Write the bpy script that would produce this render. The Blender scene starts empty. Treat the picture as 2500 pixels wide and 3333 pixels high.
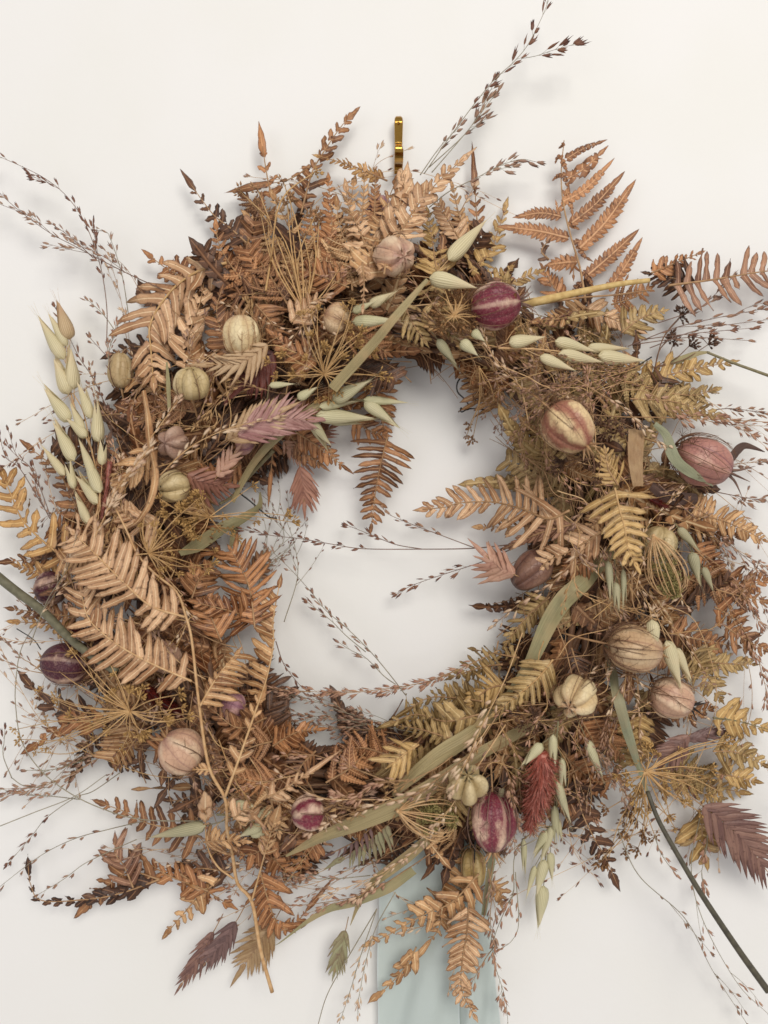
import bpy, math, random
import numpy as np
from mathutils import Vector, Matrix, Quaternion
random.seed(7); rng = np.random.default_rng(7)
SC = bpy.context.scene
COL = SC.collection
U = 0.22e-3          # metres per photo pixel measured on the wall
DC = 2728.0          # camera distance from the wall, in the same pixels

# ------------------------------------------------------------ camera, light, exposure
cam = bpy.data.cameras.new('camera'); camo = bpy.data.objects.new('camera', cam); COL.objects.link(camo)
camo.location = (0, -DC*U, 0); camo.rotation_euler = (math.radians(90), 0, 0)
cam.sensor_fit = 'VERTICAL'; cam.sensor_height = 36; cam.lens = 36*DC/3333.0
cam.clip_start = 0.01; cam.clip_end = 50
cam.dof.use_dof = True; cam.dof.focus_distance = (DC-190)*U; cam.dof.aperture_fstop = 3.4
SC.camera = camo
w = bpy.data.worlds.new('World'); SC.world = w; w.use_nodes = True
bg = w.node_tree.nodes['Background']; bg.inputs[0].default_value = (1.0, 0.985, 0.97, 1); bg.inputs[1].default_value = 0.45
def area(name, loc, target, size, power, color):
    l = bpy.data.lights.new(name, 'AREA'); l.shape = 'RECTANGLE'; l.size, l.size_y = size; l.energy = power; l.color = color
    o = bpy.data.objects.new(name, l); COL.objects.link(o); o.location = loc
    o.rotation_euler = (Vector(target)-Vector(loc)).to_track_quat('-Z', 'Y').to_euler(); return o
area('window_light', (0.9, -3.3, 1.6), (0, 0, 0), (1.8, 1.7), 96, (1.0, 0.968, 0.905))
area('fill_light', (-1.6, -3.2, -0.6), (0, 0, -0.05), (2.2, 2.4), 20, (0.99, 0.96, 1.0))  # added fill lamp from the lower left, faintly lavender for the lower wall
SC.view_settings.view_transform = 'Standard'; SC.view_settings.look = 'None'
SC.view_settings.exposure = 0.0; SC.view_settings.gamma = 1

# ------------------------------------------------------------ small helpers
TILES = dict(A=(0,400,.5425), B=(800,350,.5425), C=(1600,400,.5425), D=(0,1200,.5425), E=(800,1200,.5425), F=(1600,1200,.5425),
             G=(0,2000,.5425), H=(800,2000,.5425), I=(1600,2000,.5425), J=(500,2600,.5425), K=(1200,2600,.5425), L=(1300,0,.42194), S=(0,0,1.0), M=(0,0,1.507))
def px(tile, x, y):
    ox, oy, k = TILES[tile]; return ox+x*k, oy+y*k
RO = [(0,760),(30,690),(50,640),(60,620),(90,700),(120,680),(135,620),(150,620),(180,690),(210,720),(225,720),(240,740),(270,660),(300,680),(315,740),(330,800),(360,760)]
RI = [(0,290),(30,340),(60,395),(90,330),(120,260),(135,280),(150,300),(180,350),(210,260),(240,430),(270,420),(300,370),(330,320),(360,290)]
CX, CY = 1205.0, 1770.0
def rr(tab, th):
    th %= 360
    for (a, b), (c, e) in zip(tab, tab[1:]):
        if a <= th <= c: return (b+(e-b)*(th-a)/(c-a))*1.507
    return tab[0][1]*1.507
def frac(x, y):
    th = math.degrees(math.atan2(CY-y, x-CX)); r = math.hypot(x-CX, y-CY)
    a, b = rr(RI, th), rr(RO, th); return (r-a)/(b-a)
def surf(x, y):                      # how far the wreath's face stands off the wall at a place
    f = frac(x, y)
    if f <= 0: return max(60, 110+f*300)
    if f >= 1: return 120-min(50, (f-1)*200)
    return 110+170*math.sin(math.pi*f)**.7
def P(x, y, d):
    s = (DC-d)/DC; return np.array([(x-1250)*s*U, -d*U, (1666.5-y)*s*U])
def parse(s): return [tuple(float(v) for v in q.split(',')) for q in s.split()]
def path3(tile, s, dz=0, d=None):
    """points 'x,y' or 'x,y,d' -> 3-D points on the wreath's face (plus dz)"""
    out = []
    pts = parse(s)
    for i, q in enumerate(pts):
        x, y = px(tile, q[0], q[1])
        if len(q) > 2: dd = q[2]
        elif d is not None: dd = d[0]+(d[1]-d[0])*i/max(1, len(pts)-1)
        else: dd = surf(x, y)+dz
        out.append(P(x, y, max(6, dd)))
    return np.array(out)
def spline(pts, m):
    pts = np.asarray(pts, float)
    if len(pts) == 2: t = np.linspace(0, 1, m)[:, None]; return pts[0]*(1-t)+pts[1]*t
    p = np.vstack([2*pts[0]-pts[1], pts, 2*pts[-1]-pts[-2]]); segs = len(pts)-1
    T = np.linspace(0, segs, m*3+1); out = []
    for t in T:
        i = min(int(t), segs-1); f = t-i; a, b, c, d = p[i:i+4]
        out.append(.5*((2*b)+(-a+c)*f+(2*a-5*b+4*c-d)*f*f+(-a+3*b-3*c+d)*f**3))
    out = np.array(out); L = np.r_[0, np.cumsum(np.linalg.norm(np.diff(out, axis=0), axis=1))]
    q = np.linspace(0, L[-1], m); return np.stack([np.interp(q, L, out[:, k]) for k in range(3)], 1)
def nz(v): n = np.linalg.norm(v); return v/n if n > 1e-12 else np.array([0, 0, 1.])
def plen(p): return float(np.linalg.norm(np.diff(p, axis=0), axis=1).sum())
CAMD = np.array([0, -1., 0])
def rot(v, k, a):
    k = nz(k); return v*math.cos(a)+np.cross(k, v)*math.sin(a)+k*np.dot(k, v)*(1-math.cos(a))

class MB:
    def __init__(s): s.v = []; s.f = []; s.a = []; s.n = 0
    def add(s, v, f, a):
        s.v.append(v); s.f.extend([[i+s.n for i in q] for q in f]); s.a.append(a); s.n += len(v)
    def build(s, name, mat, parent=None, origin=None, kind=None, smooth=True):
        v = np.vstack(s.v); a = np.vstack(s.a)
        o0 = np.array(origin if origin is not None else v.mean(0))
        me = bpy.data.meshes.new(name); me.from_pydata((v-o0).tolist(), [], s.f)
        at = me.attributes.new('lf', 'FLOAT_VECTOR', 'POINT'); at.data.foreach_set('vector', a.astype(np.float32).ravel())
        if smooth: me.polygons.foreach_set('use_smooth', [True]*len(me.polygons))
        me.materials.append(mat)
        o = bpy.data.objects.new(name, me); COL.objects.link(o)
        if parent is not None:
            o.parent = parent; base = Vector((0, 0, 0)); q = parent
            while q is not None: base += q.location; q = q.parent
            o.location = Vector(o0)-base
        else: o.location = o0
        if kind: o['kind'] = kind
        return o
GF = {}
def gridfaces(nu, nv):
    if (nu, nv) not in GF:
        GF[(nu, nv)] = [[i*nv+j, i*nv+j+1, (i+1)*nv+j+1, (i+1)*nv+j] for i in range(nu-1) for j in range(nv-1)]
    return GF[(nu, nv)]
def prof(kind, u):
    if kind == 'oblong': return np.sqrt(np.clip(1-u**5, 0, 1))*(.72+.28*np.sin(np.pi*np.clip(u*1.05, 0, 1)))
    if kind == 'fused': return np.sqrt(np.clip(1-u**4, 0, 1))*(1.16-.22*np.sin(np.pi*np.clip(u*1.6, 0, 1))-.36*u)*1.0
    if kind == 'lance': return np.sin(np.pi*np.clip(u, 0, 1)**.62)*.94+.03*(1-u)
    if kind == 'point': return (1-u)**.75*np.clip(.45+u*3, 0, 1)
    if kind == 'strap': return np.clip(1.02-u**6, 0, 1)
    if kind == 'tooth': return np.sqrt(np.clip(1-u**2.6, 0, 1))*(1-.25*u)
    return 1-u
def leaf(mb, base, d, nrm, L, W, kind='oblong', bend=0., side=0., fold=.25, roll=0., wave=.11, nu=7, nv=5, r=None, teeth=0):
    d = nz(d); s = nz(np.cross(d, nrm)); n = nz(np.cross(s, d))
    u = np.linspace(0, 1, nu); vv = np.linspace(-1, 1, nv)
    ph = rng.uniform(0, 6.28); wv = wave*np.sin(u*9+ph)
    if roll:
        a = roll*u; S = s[None]*np.cos(a)[:, None]+n[None]*np.sin(a)[:, None]; N = n[None]*np.cos(a)[:, None]-s[None]*np.sin(a)[:, None]
    else: S = np.repeat(s[None], nu, 0); N = np.repeat(n[None], nu, 0)
    c = base+d*(L*u)[:, None]+n*(bend*L*u*u)[:, None]+s*(side*L*u*u)[:, None]
    hw = W*.5*prof(kind, u)
    eL, eR = (1+.10*np.sin(u*rng.uniform(9, 17)+rng.uniform(0, 6))+.07*np.sin(u*rng.uniform(20, 34)+rng.uniform(0, 6)) for _ in (0, 1))
    wav2 = wave*1.6*np.sin(u*rng.uniform(8, 15)+rng.uniform(0, 6))*W*.5
    if teeth: hw = hw*(1-.28*np.abs(np.sin(u*np.pi*teeth)))
    ed = np.where(vv[None] < 0, eL[:, None], eR[:, None])
    V = c[:, None]+S[:, None]*(hw[:, None]*vv[None]*ed)[..., None]+N[:, None]*(wav2[:, None]*(vv**2)[None]*np.sign(vv+1e-9)[None])[..., None]+N[:, None]*((hw[:, None]*(fold*(.45*np.abs(vv)[None]-0.75*(vv**2)[None])))+(wv*W*.5)[:, None]*vv[None])[..., None]
    rv = rng.uniform() if r is None else r
    A = np.zeros((nu, nv, 3)); A[..., 0] = u[:, None]; A[..., 1] = vv[None]; A[..., 2] = rv
    mb.add(V.reshape(-1, 3), gridfaces(nu, nv), A.reshape(-1, 3))
def tube(mb, pts, r0, r1=None, sides=5, r=None):
    pts = np.asarray(pts); m = len(pts); r1 = r0 if r1 is None else r1
    T = np.gradient(pts, axis=0); T /= np.linalg.norm(T, axis=1)[:, None]+1e-12
    ref = np.array([.3, -.9, .2]); S = np.cross(T, ref); S /= np.linalg.norm(S, axis=1)[:, None]+1e-12; N = np.cross(S, T)
    rad = np.linspace(r0, r1, m); an = np.arange(sides)*2*math.pi/sides
    V = pts[:, None]+rad[:, None, None]*(S[:, None]*np.cos(an)[None, :, None]+N[:, None]*np.sin(an)[None, :, None])
    F = [[i*sides+j, i*sides+(j+1) % sides, (i+1)*sides+(j+1) % sides, (i+1)*sides+j] for i in range(m-1) for j in range(sides)]
    F.append(list(range(sides))[::-1]); F.append([(m-1)*sides+j for j in range(sides)])
    A = np.zeros((m, sides, 3)); A[..., 0] = np.linspace(0, 1, m)[:, None]; A[..., 1] = np.sin(an)[None]; A[..., 2] = rng.uniform() if r is None else r
    mb.add(V.reshape(-1, 3), F, A.reshape(-1, 3))

# ------------------------------------------------------------ materials
MATS = {}
def lin(h):
    h = h.lstrip('#'); c = [int(h[i:i+2], 16)/255 for i in (0, 2, 4)]
    return tuple((x/12.92 if x <= .04045 else ((x+.055)/1.055)**2.4) for x in c)+(1,)
class NT:
    def __init__(s, name):
        s.m = bpy.data.materials.new(name); s.m.use_nodes = True; s.t = s.m.node_tree; s.t.nodes.clear()
    def n(s, typ, ins=None, **kw):
        o = s.t.nodes.new(typ)
        for k, v in kw.items(): setattr(o, k, v)
        for k, v in (ins or {}).items():
            if isinstance(v, bpy.types.NodeSocket): s.t.links.new(v, o.inputs[k])
            else: o.inputs[k].default_value = v
        return o
    def math(s, op, a, b=None, clamp=False):
        o = s.n('ShaderNodeMath', operation=op); o.use_clamp = clamp
        for i, v in enumerate((a, b)):
            if v is None: continue
            if isinstance(v, bpy.types.NodeSocket): s.t.links.new(v, o.inputs[i])
            else: o.inputs[i].default_value = v
        return o.outputs[0]
    def mix(s, f, a, b, mode='MIX'):
        o = s.n('ShaderNodeMix', data_type='RGBA', blend_type=mode)
        for i, v in ((0, f), (6, a), (7, b)):
            if isinstance(v, bpy.types.NodeSocket): s.t.links.new(v, o.inputs[i])
            else: o.inputs[i].default_value = v
        return o.outputs[2]
    def step(s, v, a, b):
        o = s.n('ShaderNodeMapRange', {0: v, 1: a, 2: b}); o.interpolation_type = 'SMOOTHSTEP'; return o.outputs[0]
    def lf(s):
        a = s.n('ShaderNodeAttribute', attribute_name='lf'); x = s.n('ShaderNodeSeparateXYZ', {0: a.outputs['Vector']}); return x.outputs
    def finish(s, col, rough=.6, bump=None, bs=.3, trans=.0, spec=.38, dist=.0005, metal=0, sheen=0, ior=None):
        p = s.n('ShaderNodeBsdfPrincipled'); p.inputs['Specular IOR Level'].default_value = spec; p.inputs['Metallic'].default_value = metal
        if sheen: p.inputs['Sheen Weight'].default_value = sheen
        for k, v in (('Base Color', col), ('Roughness', rough)):
            if isinstance(v, bpy.types.NodeSocket): s.t.links.new(v, p.inputs[k])
            else: p.inputs[k].default_value = v
        if bump is not None:
            b = s.n('ShaderNodeBump', {'Height': bump, 'Strength': bs, 'Distance': dist}); s.t.links.new(b.outputs[0], p.inputs['Normal'])
        out = s.n('ShaderNodeOutputMaterial'); sh = p.outputs[0]
        if trans:
            tr = s.n('ShaderNodeBsdfTranslucent', {0: col}); mx = s.n('ShaderNodeMixShader', {0: trans, 1: sh, 2: tr.outputs[0]}); sh = mx.outputs[0]
        s.t.links.new(sh, out.inputs[0]); return s.m
def leafmat(name, c1, c2, rib, edge, vein=46, trans=.07, ribw=.15, edgeamt=.8, rough=.48):
    if name in MATS: return MATS[name]
    s = NT(name); u, v, r = s.lf()
    info = s.n('ShaderNodeObjectInfo'); tc = s.n('ShaderNodeNewGeometry')
    nz1 = s.n('ShaderNodeTexNoise', {'Vector': tc.outputs['Position'], 'Scale': 55.0, 'Detail': 3.0}).outputs[0]
    nz2 = s.n('ShaderNodeTexNoise', {'Vector': tc.outputs['Position'], 'Scale': 420.0, 'Detail': 4.0}).outputs[0]
    f = s.math('ADD', s.math('MULTIPLY', r, .45), s.math('MULTIPLY', s.step(nz1, .3, .7), .55))
    f = s.math('ADD', f, s.math('MULTIPLY', s.math('SUBTRACT', info.outputs['Random'], .5), .7), clamp=True)
    c = s.mix(f, lin(c1), lin(c2))
    av = s.math('ABSOLUTE', v)
    e = s.math('MULTIPLY', s.step(s.math('ADD', av, s.math('MULTIPLY', nz2, .5)), .85, 1.4), edgeamt)
    c = s.mix(e, c, lin(edge))
    tip = s.math('MULTIPLY', s.step(s.math('ADD', u, s.math('MULTIPLY', nz2, .4)), .95, 1.35), edgeamt)
    c = s.mix(tip, c, lin(edge))
    c = s.mix(s.math('MULTIPLY', s.step(av, ribw, ribw*.3), .55), c, lin(rib))
    spots = s.math('MULTIPLY', s.step(nz2, .58, .70), .5); c = s.mix(spots, c, lin(edge))
    vn = s.math('SINE', s.math('SUBTRACT', s.math('MULTIPLY', u, float(vein)), s.math('MULTIPLY', av, 5.0)))
    h = s.math('ADD', s.math('MULTIPLY', vn, .07), s.math('MULTIPLY', nz2, 1.2)); h = s.math('SUBTRACT', h, s.math('MULTIPLY', s.step(av, .25, 0.0), .25))
    c = s.mix(s.math('MULTIPLY', s.step(vn, .3, 1.0), .06), c, lin(edge))
    MATS[name] = s.finish(c, rough, h, .4, trans, dist=.0006); return MATS[name]
FERN = dict(
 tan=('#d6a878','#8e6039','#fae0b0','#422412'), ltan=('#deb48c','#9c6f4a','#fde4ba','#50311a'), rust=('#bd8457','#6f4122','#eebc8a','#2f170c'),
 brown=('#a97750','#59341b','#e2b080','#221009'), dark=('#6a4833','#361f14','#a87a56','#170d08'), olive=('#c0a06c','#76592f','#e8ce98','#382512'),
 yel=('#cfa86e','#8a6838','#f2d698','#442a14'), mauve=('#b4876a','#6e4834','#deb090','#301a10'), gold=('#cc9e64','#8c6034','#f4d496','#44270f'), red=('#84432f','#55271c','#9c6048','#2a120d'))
def fm(k): a = FERN[k]; return leafmat('dried_fern_'+k, *a)
def stemmat(name, c1, c2, rough=.5):
    if name in MATS: return MATS[name]
    s = NT(name); u, v, r = s.lf(); g = s.n('ShaderNodeNewGeometry')
    n1 = s.n('ShaderNodeTexNoise', {'Vector': g.outputs['Position'], 'Scale': 260.0, 'Detail': 3.0}).outputs[0]
    f = s.math('ADD', s.math('MULTIPLY', s.step(n1, .3, .7), .6), s.math('MULTIPLY', r, .4))
    MATS[name] = s.finish(s.mix(f, lin(c1), lin(c2)), rough, n1, .3, 0); return MATS[name]
STEM = {k: ('stem_'+k, a, b) for k, (a, b) in dict(gold=('#cda876','#a88050'), tan=('#b59068','#8a6646'), brown=('#7d5a40','#5b3f2d'), mauve=('#876a5a','#634a40'),
        olive=('#8d8260','#6b6347'), dark=('#5d5746','#3e392f'), straw=('#d8b588','#b58a5c'), grey=('#a39a84','#7e7461'), black=('#1d1b1c','#2a2726')).items()}
def sm(k): return stemmat(*STEM[k])
def wavy_wall():
    s = NT('painted_wall'); g = s.n('ShaderNodeNewGeometry')
    n1 = s.n('ShaderNodeTexNoise', {'Vector': g.outputs['Position'], 'Scale': 600.0, 'Detail': 3.0, 'Roughness': .6}).outputs[0]
    n2 = s.n('ShaderNodeTexNoise', {'Vector': g.outputs['Position'], 'Scale': 9.0, 'Detail': 2.0}).outputs[0]
    n3 = s.n('ShaderNodeTexNoise', {'Vector': g.outputs['Position'], 'Scale': 130.0, 'Detail': 2.0}).outputs[0]
    c = s.mix(s.step(n2, .3, .7), lin('#e6e4e2'), lin('#e4e2de'))
    h = s.math('ADD', s.math('MULTIPLY', n1, .5), n3)
    return s.finish(c, .55, h, .12, 0, spec=.25, dist=.0008)

# ------------------------------------------------------------ things
LABELS = {}
def tag(o, label, cat, group=None):
    o['label'] = label; o['category'] = cat
    if group: o['group'] = group
    LABELS[label] = 1; return o
def root(name, loc, label, cat, group=None):
    o = bpy.data.objects.new(name, None); COL.objects.link(o); o.location = Vector(loc); o.empty_display_size = .01
    return tag(o, label, cat, group)

def pinna(mb, pts, W, nl, bend=-.1, nrm=CAMD, shape='tri', r=None, tooth='tooth', ang=62, tip=.16, lw=1.0):
    """a lobed fern leaflet along pts: spine strip, rows of lobes and an end lobe"""
    m = len(pts); T = np.gradient(pts, axis=0); L = plen(pts); sp = L/nl; rv = rng.uniform() if r is None else r
    for k in range(nl):
        t = (k+.35)/nl*(1-tip*.6); i = t*(m-1); a = int(i); f = i-a; b = min(a+1, m-1)
        p = pts[a]*(1-f)+pts[b]*f; tt = nz(T[a]); s = nz(np.cross(tt, nrm))
        ln = W*.5*((1-t)**.6*.9+.1 if shape == 'tri' else (.35+.65*math.sin(math.pi*min(1, t*.8+.2))))
        for sg in (-1, 1):
            aa = math.radians(ang*(1-.25*t)+rng.uniform(-7, 7)); d = tt*math.cos(aa)+s*sg*math.sin(aa)
            leaf(mb, p-d*ln*.04, d, nz(nrm+s*sg*rng.uniform(-.2, .3)), ln*rng.uniform(.9, 1.12), sp*1.18*lw, tooth, bend=bend+rng.uniform(-.12, .12), fold=.3, nu=4, nv=3, r=min(1, max(0, rv+rng.uniform(-.12, .12))))
    # spine
    hw = np.linspace(W*.09, W*.05, m); ctr = pts; s0 = np.cross(T, nrm); s0 /= np.linalg.norm(s0, axis=1)[:, None]+1e-12
    vv = np.array([-1, 0, 1.]); V = ctr[:, None]+s0[:, None]*(hw[:, None]*vv[None])[..., None]+nrm*(W*.03*(1-np.abs(vv)))[None, :, None]
    A = np.zeros((m, 3, 3)); A[..., 0] = np.linspace(0, .8, m)[:, None]; A[..., 1] = vv[None]*.25; A[..., 2] = rv
    mb.add(V.reshape(-1, 3), gridfaces(m, 3), A.reshape(-1, 3))
    leaf(mb, pts[-1]-nz(T[-1])*L*tip*.9, T[-1], nrm, L*tip*1.7, W*.34, 'lance', bend=bend, fold=.3, nu=6, nv=3, r=rv)

def put_leaflet(rt, mat, base, d, n, L, W, ser, kind, bend, side, roll, nm='leaflet', r=None):
    mb = MB()
    if ser:
        m = 7; u = np.linspace(0, 1, m)[:, None]; s = nz(np.cross(d, n)); nn = nz(np.cross(s, nz(d)))
        pts = base+nz(d)*L*u+nn*bend*L*u*u+s*side*L*u*u
        pinna(mb, pts, W, max(4, int(L/(W*.27))), bend=-.12, nrm=nn, shape='tri', r=r)
    else: leaf(mb, base, d, n, L, W, kind, bend=bend, side=side, fold=.34, roll=roll, nu=9, nv=5, r=r)
    return mb.build(nm, mat, rt, origin=base)

def grow(rt, sp, w, n, mat, ser=0, side='b', ang=64, lw=.88, kind='fused', shape='tri', roll=0, bend=-.12, t0=.05, curl=0, jit=1., tipk=1., sweep=.13, maxl=None):
    """leaflets along an already sampled spine sp (3-D)"""
    m = len(sp); T = np.gradient(sp, axis=0); L = plen(sp); step = L/n
    r0 = rng.uniform()
    for k in range(n):
        t = t0+(1-t0)*(k+.3)/n*.97
        i = t*(m-1); a = min(int(i), m-2); f = i-a; p = sp[a]*(1-f)+sp[a+1]*f; tt = nz(T[a]); N = rot(CAMD, tt, math.radians(roll))
        s = nz(np.cross(tt, N)); N = nz(np.cross(s, tt))
        q = {'tri': (1-t)**.75*.88+.12, 'lance': .25+.75*math.sin(math.pi*min(1, (t*.78+.22)))**.8, 'flat': 1-.35*t, 'inv': .4+.6*math.sin(math.pi*min(1, t*.9+.05))}[shape]
        for sg in (-1, 1):
            if side == 'r' and sg < 0: continue
            if side == 'l' and sg > 0: continue
            if rng.uniform() < .05*jit: continue
            aa = math.radians(ang*(1-.3*t)+rng.uniform(-6, 6)*jit); d = tt*math.cos(aa)+s*sg*math.sin(aa)+N*rng.uniform(-.18, .14)*jit
            ln = w*q*rng.uniform(.8, 1.12)*(1 if rng.uniform() > .06*jit else .55); W = min(step*lw*(1.08 if not ser else 1.4), ln*(.5 if not ser else .62))*rng.uniform(.88, 1.1)
            W = max(W, ln*.12)
            put_leaflet(rt, mat, p+tt*rng.uniform(-.1, .1)*step, d, nz(N+s*sg*rng.uniform(-.25, .45)*jit+tt*rng.uniform(-.3, .3)*jit), ln, W, ser, kind,
                        bend+rng.normal()*.2*jit+curl, sg*(-sweep)+rng.uniform(-.06, .06)*jit, rng.normal()*.5*jit, r=min(1, max(0, .3*r0+.7*rng.uniform())))
    tt = nz(T[-1]); N = rot(CAMD, tt, math.radians(roll))
    put_leaflet(rt, mat, sp[-1]-tt*step*.7, tt, N, max(step*1.7, w*.26)*tipk, max(step*.6, w*.09), 0, 'lance', bend*.5, 0, .2)

def fern(tile, s, w, n, col, label, stem='tan', dz=0, d=None, sr=3.2, **kw):
    k = TILES[tile][2]; sp = spline(path3(tile, s, dz, d), 36)
    rt = root('fern_frond', sp[0], label, 'fern frond', None)
    mb = MB(); tube(mb, sp, sr*U, sr*.35*U, 6); mb.build('stem', sm(stem), rt, origin=sp[0])
    grow(rt, sp, w*k*U*float(np.interp(w, [80, 150, 240, 330], [1.05, .92, .74, .63])), n, fm(col), **kw); return rt
# ------------------------------------------------------------ more plant builders
def blade(name, tile, s, ws, mat, label, cat, dz=0, d=None, fold=.25, roll=None, group=None, m=44):
    """a strap of leaf: ws = widths (photo px of the tile) along it"""
    k = TILES[tile][2]; sp = spline(path3(tile, s, dz, d), m); T = np.gradient(sp, axis=0)
    hw = np.interp(np.linspace(0, 1, m), np.linspace(0, 1, len(ws)), ws)*k*U*.46
    rl = np.radians(np.interp(np.linspace(0, 1, m), np.linspace(0, 1, len(roll)), roll)) if roll else np.zeros(m)
    vv = np.linspace(-1, 1, 9); V = np.zeros((m, 9, 3)); A = np.zeros((m, 9, 3))
    for i in range(m):
        t = nz(T[i]); N = rot(CAMD, t, rl[i]); S = nz(np.cross(t, N)); N = np.cross(S, t)
        V[i] = sp[i]+S*(hw[i]*vv)[:, None]/max(.35, abs(math.cos(rl[i])))+N*(hw[i]*(-fold*np.abs(vv)+.05*np.sin(i*.6+vv*3)))[:, None]
    A[..., 0] = np.linspace(0, 1, m)[:, None]; A[..., 1] = vv[None]; A[..., 2] = rng.uniform()
    mb = MB(); mb.add(V.reshape(-1, 3), gridfaces(m, 9), A.reshape(-1, 3))
    o = mb.build(name, mat, None, origin=sp[0]); return tag(o, label, cat, group)
def strapmat(name, c1, c2, c3, trans=.1):
    if name in MATS: return MATS[name]
    s = NT(name); u, v, r = s.lf(); g = s.n('ShaderNodeNewGeometry')
    cm = s.n('ShaderNodeCombineXYZ', {0: s.math('MULTIPLY', u, 2.5), 1: s.math('MULTIPLY', v, 14.0), 2: s.math('MULTIPLY', r, 30.0)})
    n1 = s.n('ShaderNodeTexNoise', {'Vector': cm.outputs[0], 'Scale': 1.6, 'Detail': 4.0}).outputs[0]
    n2 = s.n('ShaderNodeTexNoise', {'Vector': g.outputs['Position'], 'Scale': 60.0, 'Detail': 3.0}).outputs[0]
    c = s.mix(s.step(n1, .35, .65), lin(c1), lin(c2)); c = s.mix(s.math('MULTIPLY', s.step(n2, .45, .7), .6), c, lin(c3))
    MATS[name] = s.finish(c, .5, n1, .5, trans, dist=.0006); return MATS[name]
def stemobj(tile, s, r0, r1, mat, label, dz=0, d=None, name='plant_stem', cat='stem', m=40):
    k = TILES[tile][2]; sp = spline(path3(tile, s, dz, d), m); mb = MB(); tube(mb, sp, r0*k*U, r1*k*U, 8)
    return tag(mb.build(name, mat, None, origin=sp[0]), label, cat)

# shared little meshes -----------------------------------------
def shared(name, mat, fn):
    mb = MB(); fn(mb); v = np.vstack(mb.v); me = bpy.data.meshes.new(name); me.from_pydata(v.tolist(), [], mb.f)
    at = me.attributes.new('lf', 'FLOAT_VECTOR', 'POINT'); at.data.foreach_set('vector', np.vstack(mb.a).astype(np.float32).ravel())
    me.polygons.foreach_set('use_smooth', [True]*len(me.polygons)); me.materials.append(mat); return me
def spindle(mb, p0, p1, rad, sides=5, open_=0, r=None):
    ax = p1-p0; d = nz(ax); s = nz(np.cross(d, [.2, .9, .3])); n = np.cross(s, d); us = [0, .18, .45, .75, 1.]; rs = [.25, .85, 1, .5, .03]
    V = []; A = []
    for u, q in zip(us, rs):
        for j in range(sides):
            a = j*2*math.pi/sides; V.append(p0+ax*u+(s*math.cos(a)+n*math.sin(a))*rad*q); A.append((u, math.sin(a), .5 if r is None else r))
    F = [[i*sides+j, i*sides+(j+1) % sides, (i+1)*sides+(j+1) % sides, (i+1)*sides+j] for i in range(4) for j in range(sides)]
    mb.add(np.array(V), F, np.array(A))
def seedfn(k):
    def f(mb):
        z = np.array([0, 0, 1.]); o = np.zeros(3)
        spindle(mb, o, z, .17, 5)
        spindle(mb, z*.15, z*.95+np.array([.2, .05, 0])*(1+k*.4), .11, 4)
        if k != 1: spindle(mb, z*.1, z*.85-np.array([.22, -.05, 0]), .09, 4)
        if k == 2: spindle(mb, z*.7, z*1.25+np.array([.1, .1, 0]), .04, 3)
    return f
def seedmat(name, a, b, tip):
    s = NT(name); u, v, r = s.lf(); info = s.n('ShaderNodeObjectInfo')
    f = s.math('ADD', s.math('MULTIPLY', u, .5), s.math('MULTIPLY', info.outputs['Random'], .6), clamp=True)
    c = s.mix(f, lin(a), lin(b)); c = s.mix(s.math('MULTIPLY', s.step(s.math('ADD', u, s.math('MULTIPLY', info.outputs['Random'], .3)), .8, 1.15), .8), c, lin(tip))
    return s.finish(c, .5, None, trans=.1)
SEEDM = dict(mauve=('#b08a6e','#7f5a48','#35221d'), dark=('#94694f','#66423a','#2e1b1a'), pale=('#e0c8a8','#bf977c','#6b4434'), tan=('#b3937a','#8a6556','#352423'), pink=('#c39c80','#9a6c57','#553329'), gold=('#bd9868','#98734b','#3d291d'))
SEED = {}
def seeds(col):
    if col not in SEED:
        m = seedmat('seed_'+col, *SEEDM[col]); SEED[col] = [shared('seed_'+col, m, seedfn(k)) for k in range(3)]
    return SEED[col]
def place(me, name, parent, p, d, L, W=None, spin=None):
    o = bpy.data.objects.new(name, me); COL.objects.link(o); o.parent = parent
    base = Vector((0, 0, 0)); q = parent
    while q is not None: base += q.location; q = q.parent
    o.location = Vector(p)-base; o.rotation_mode = 'QUATERNION'
    qd = Vector(nz(np.asarray(d))).to_track_quat('Z', 'Y'); o.rotation_quaternion = qd @ Quaternion((0, 0, 1), rng.uniform(0, 6.28) if spin is None else spin)
    W = L if W is None else W; o.scale = (W, W, L); return o

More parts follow.
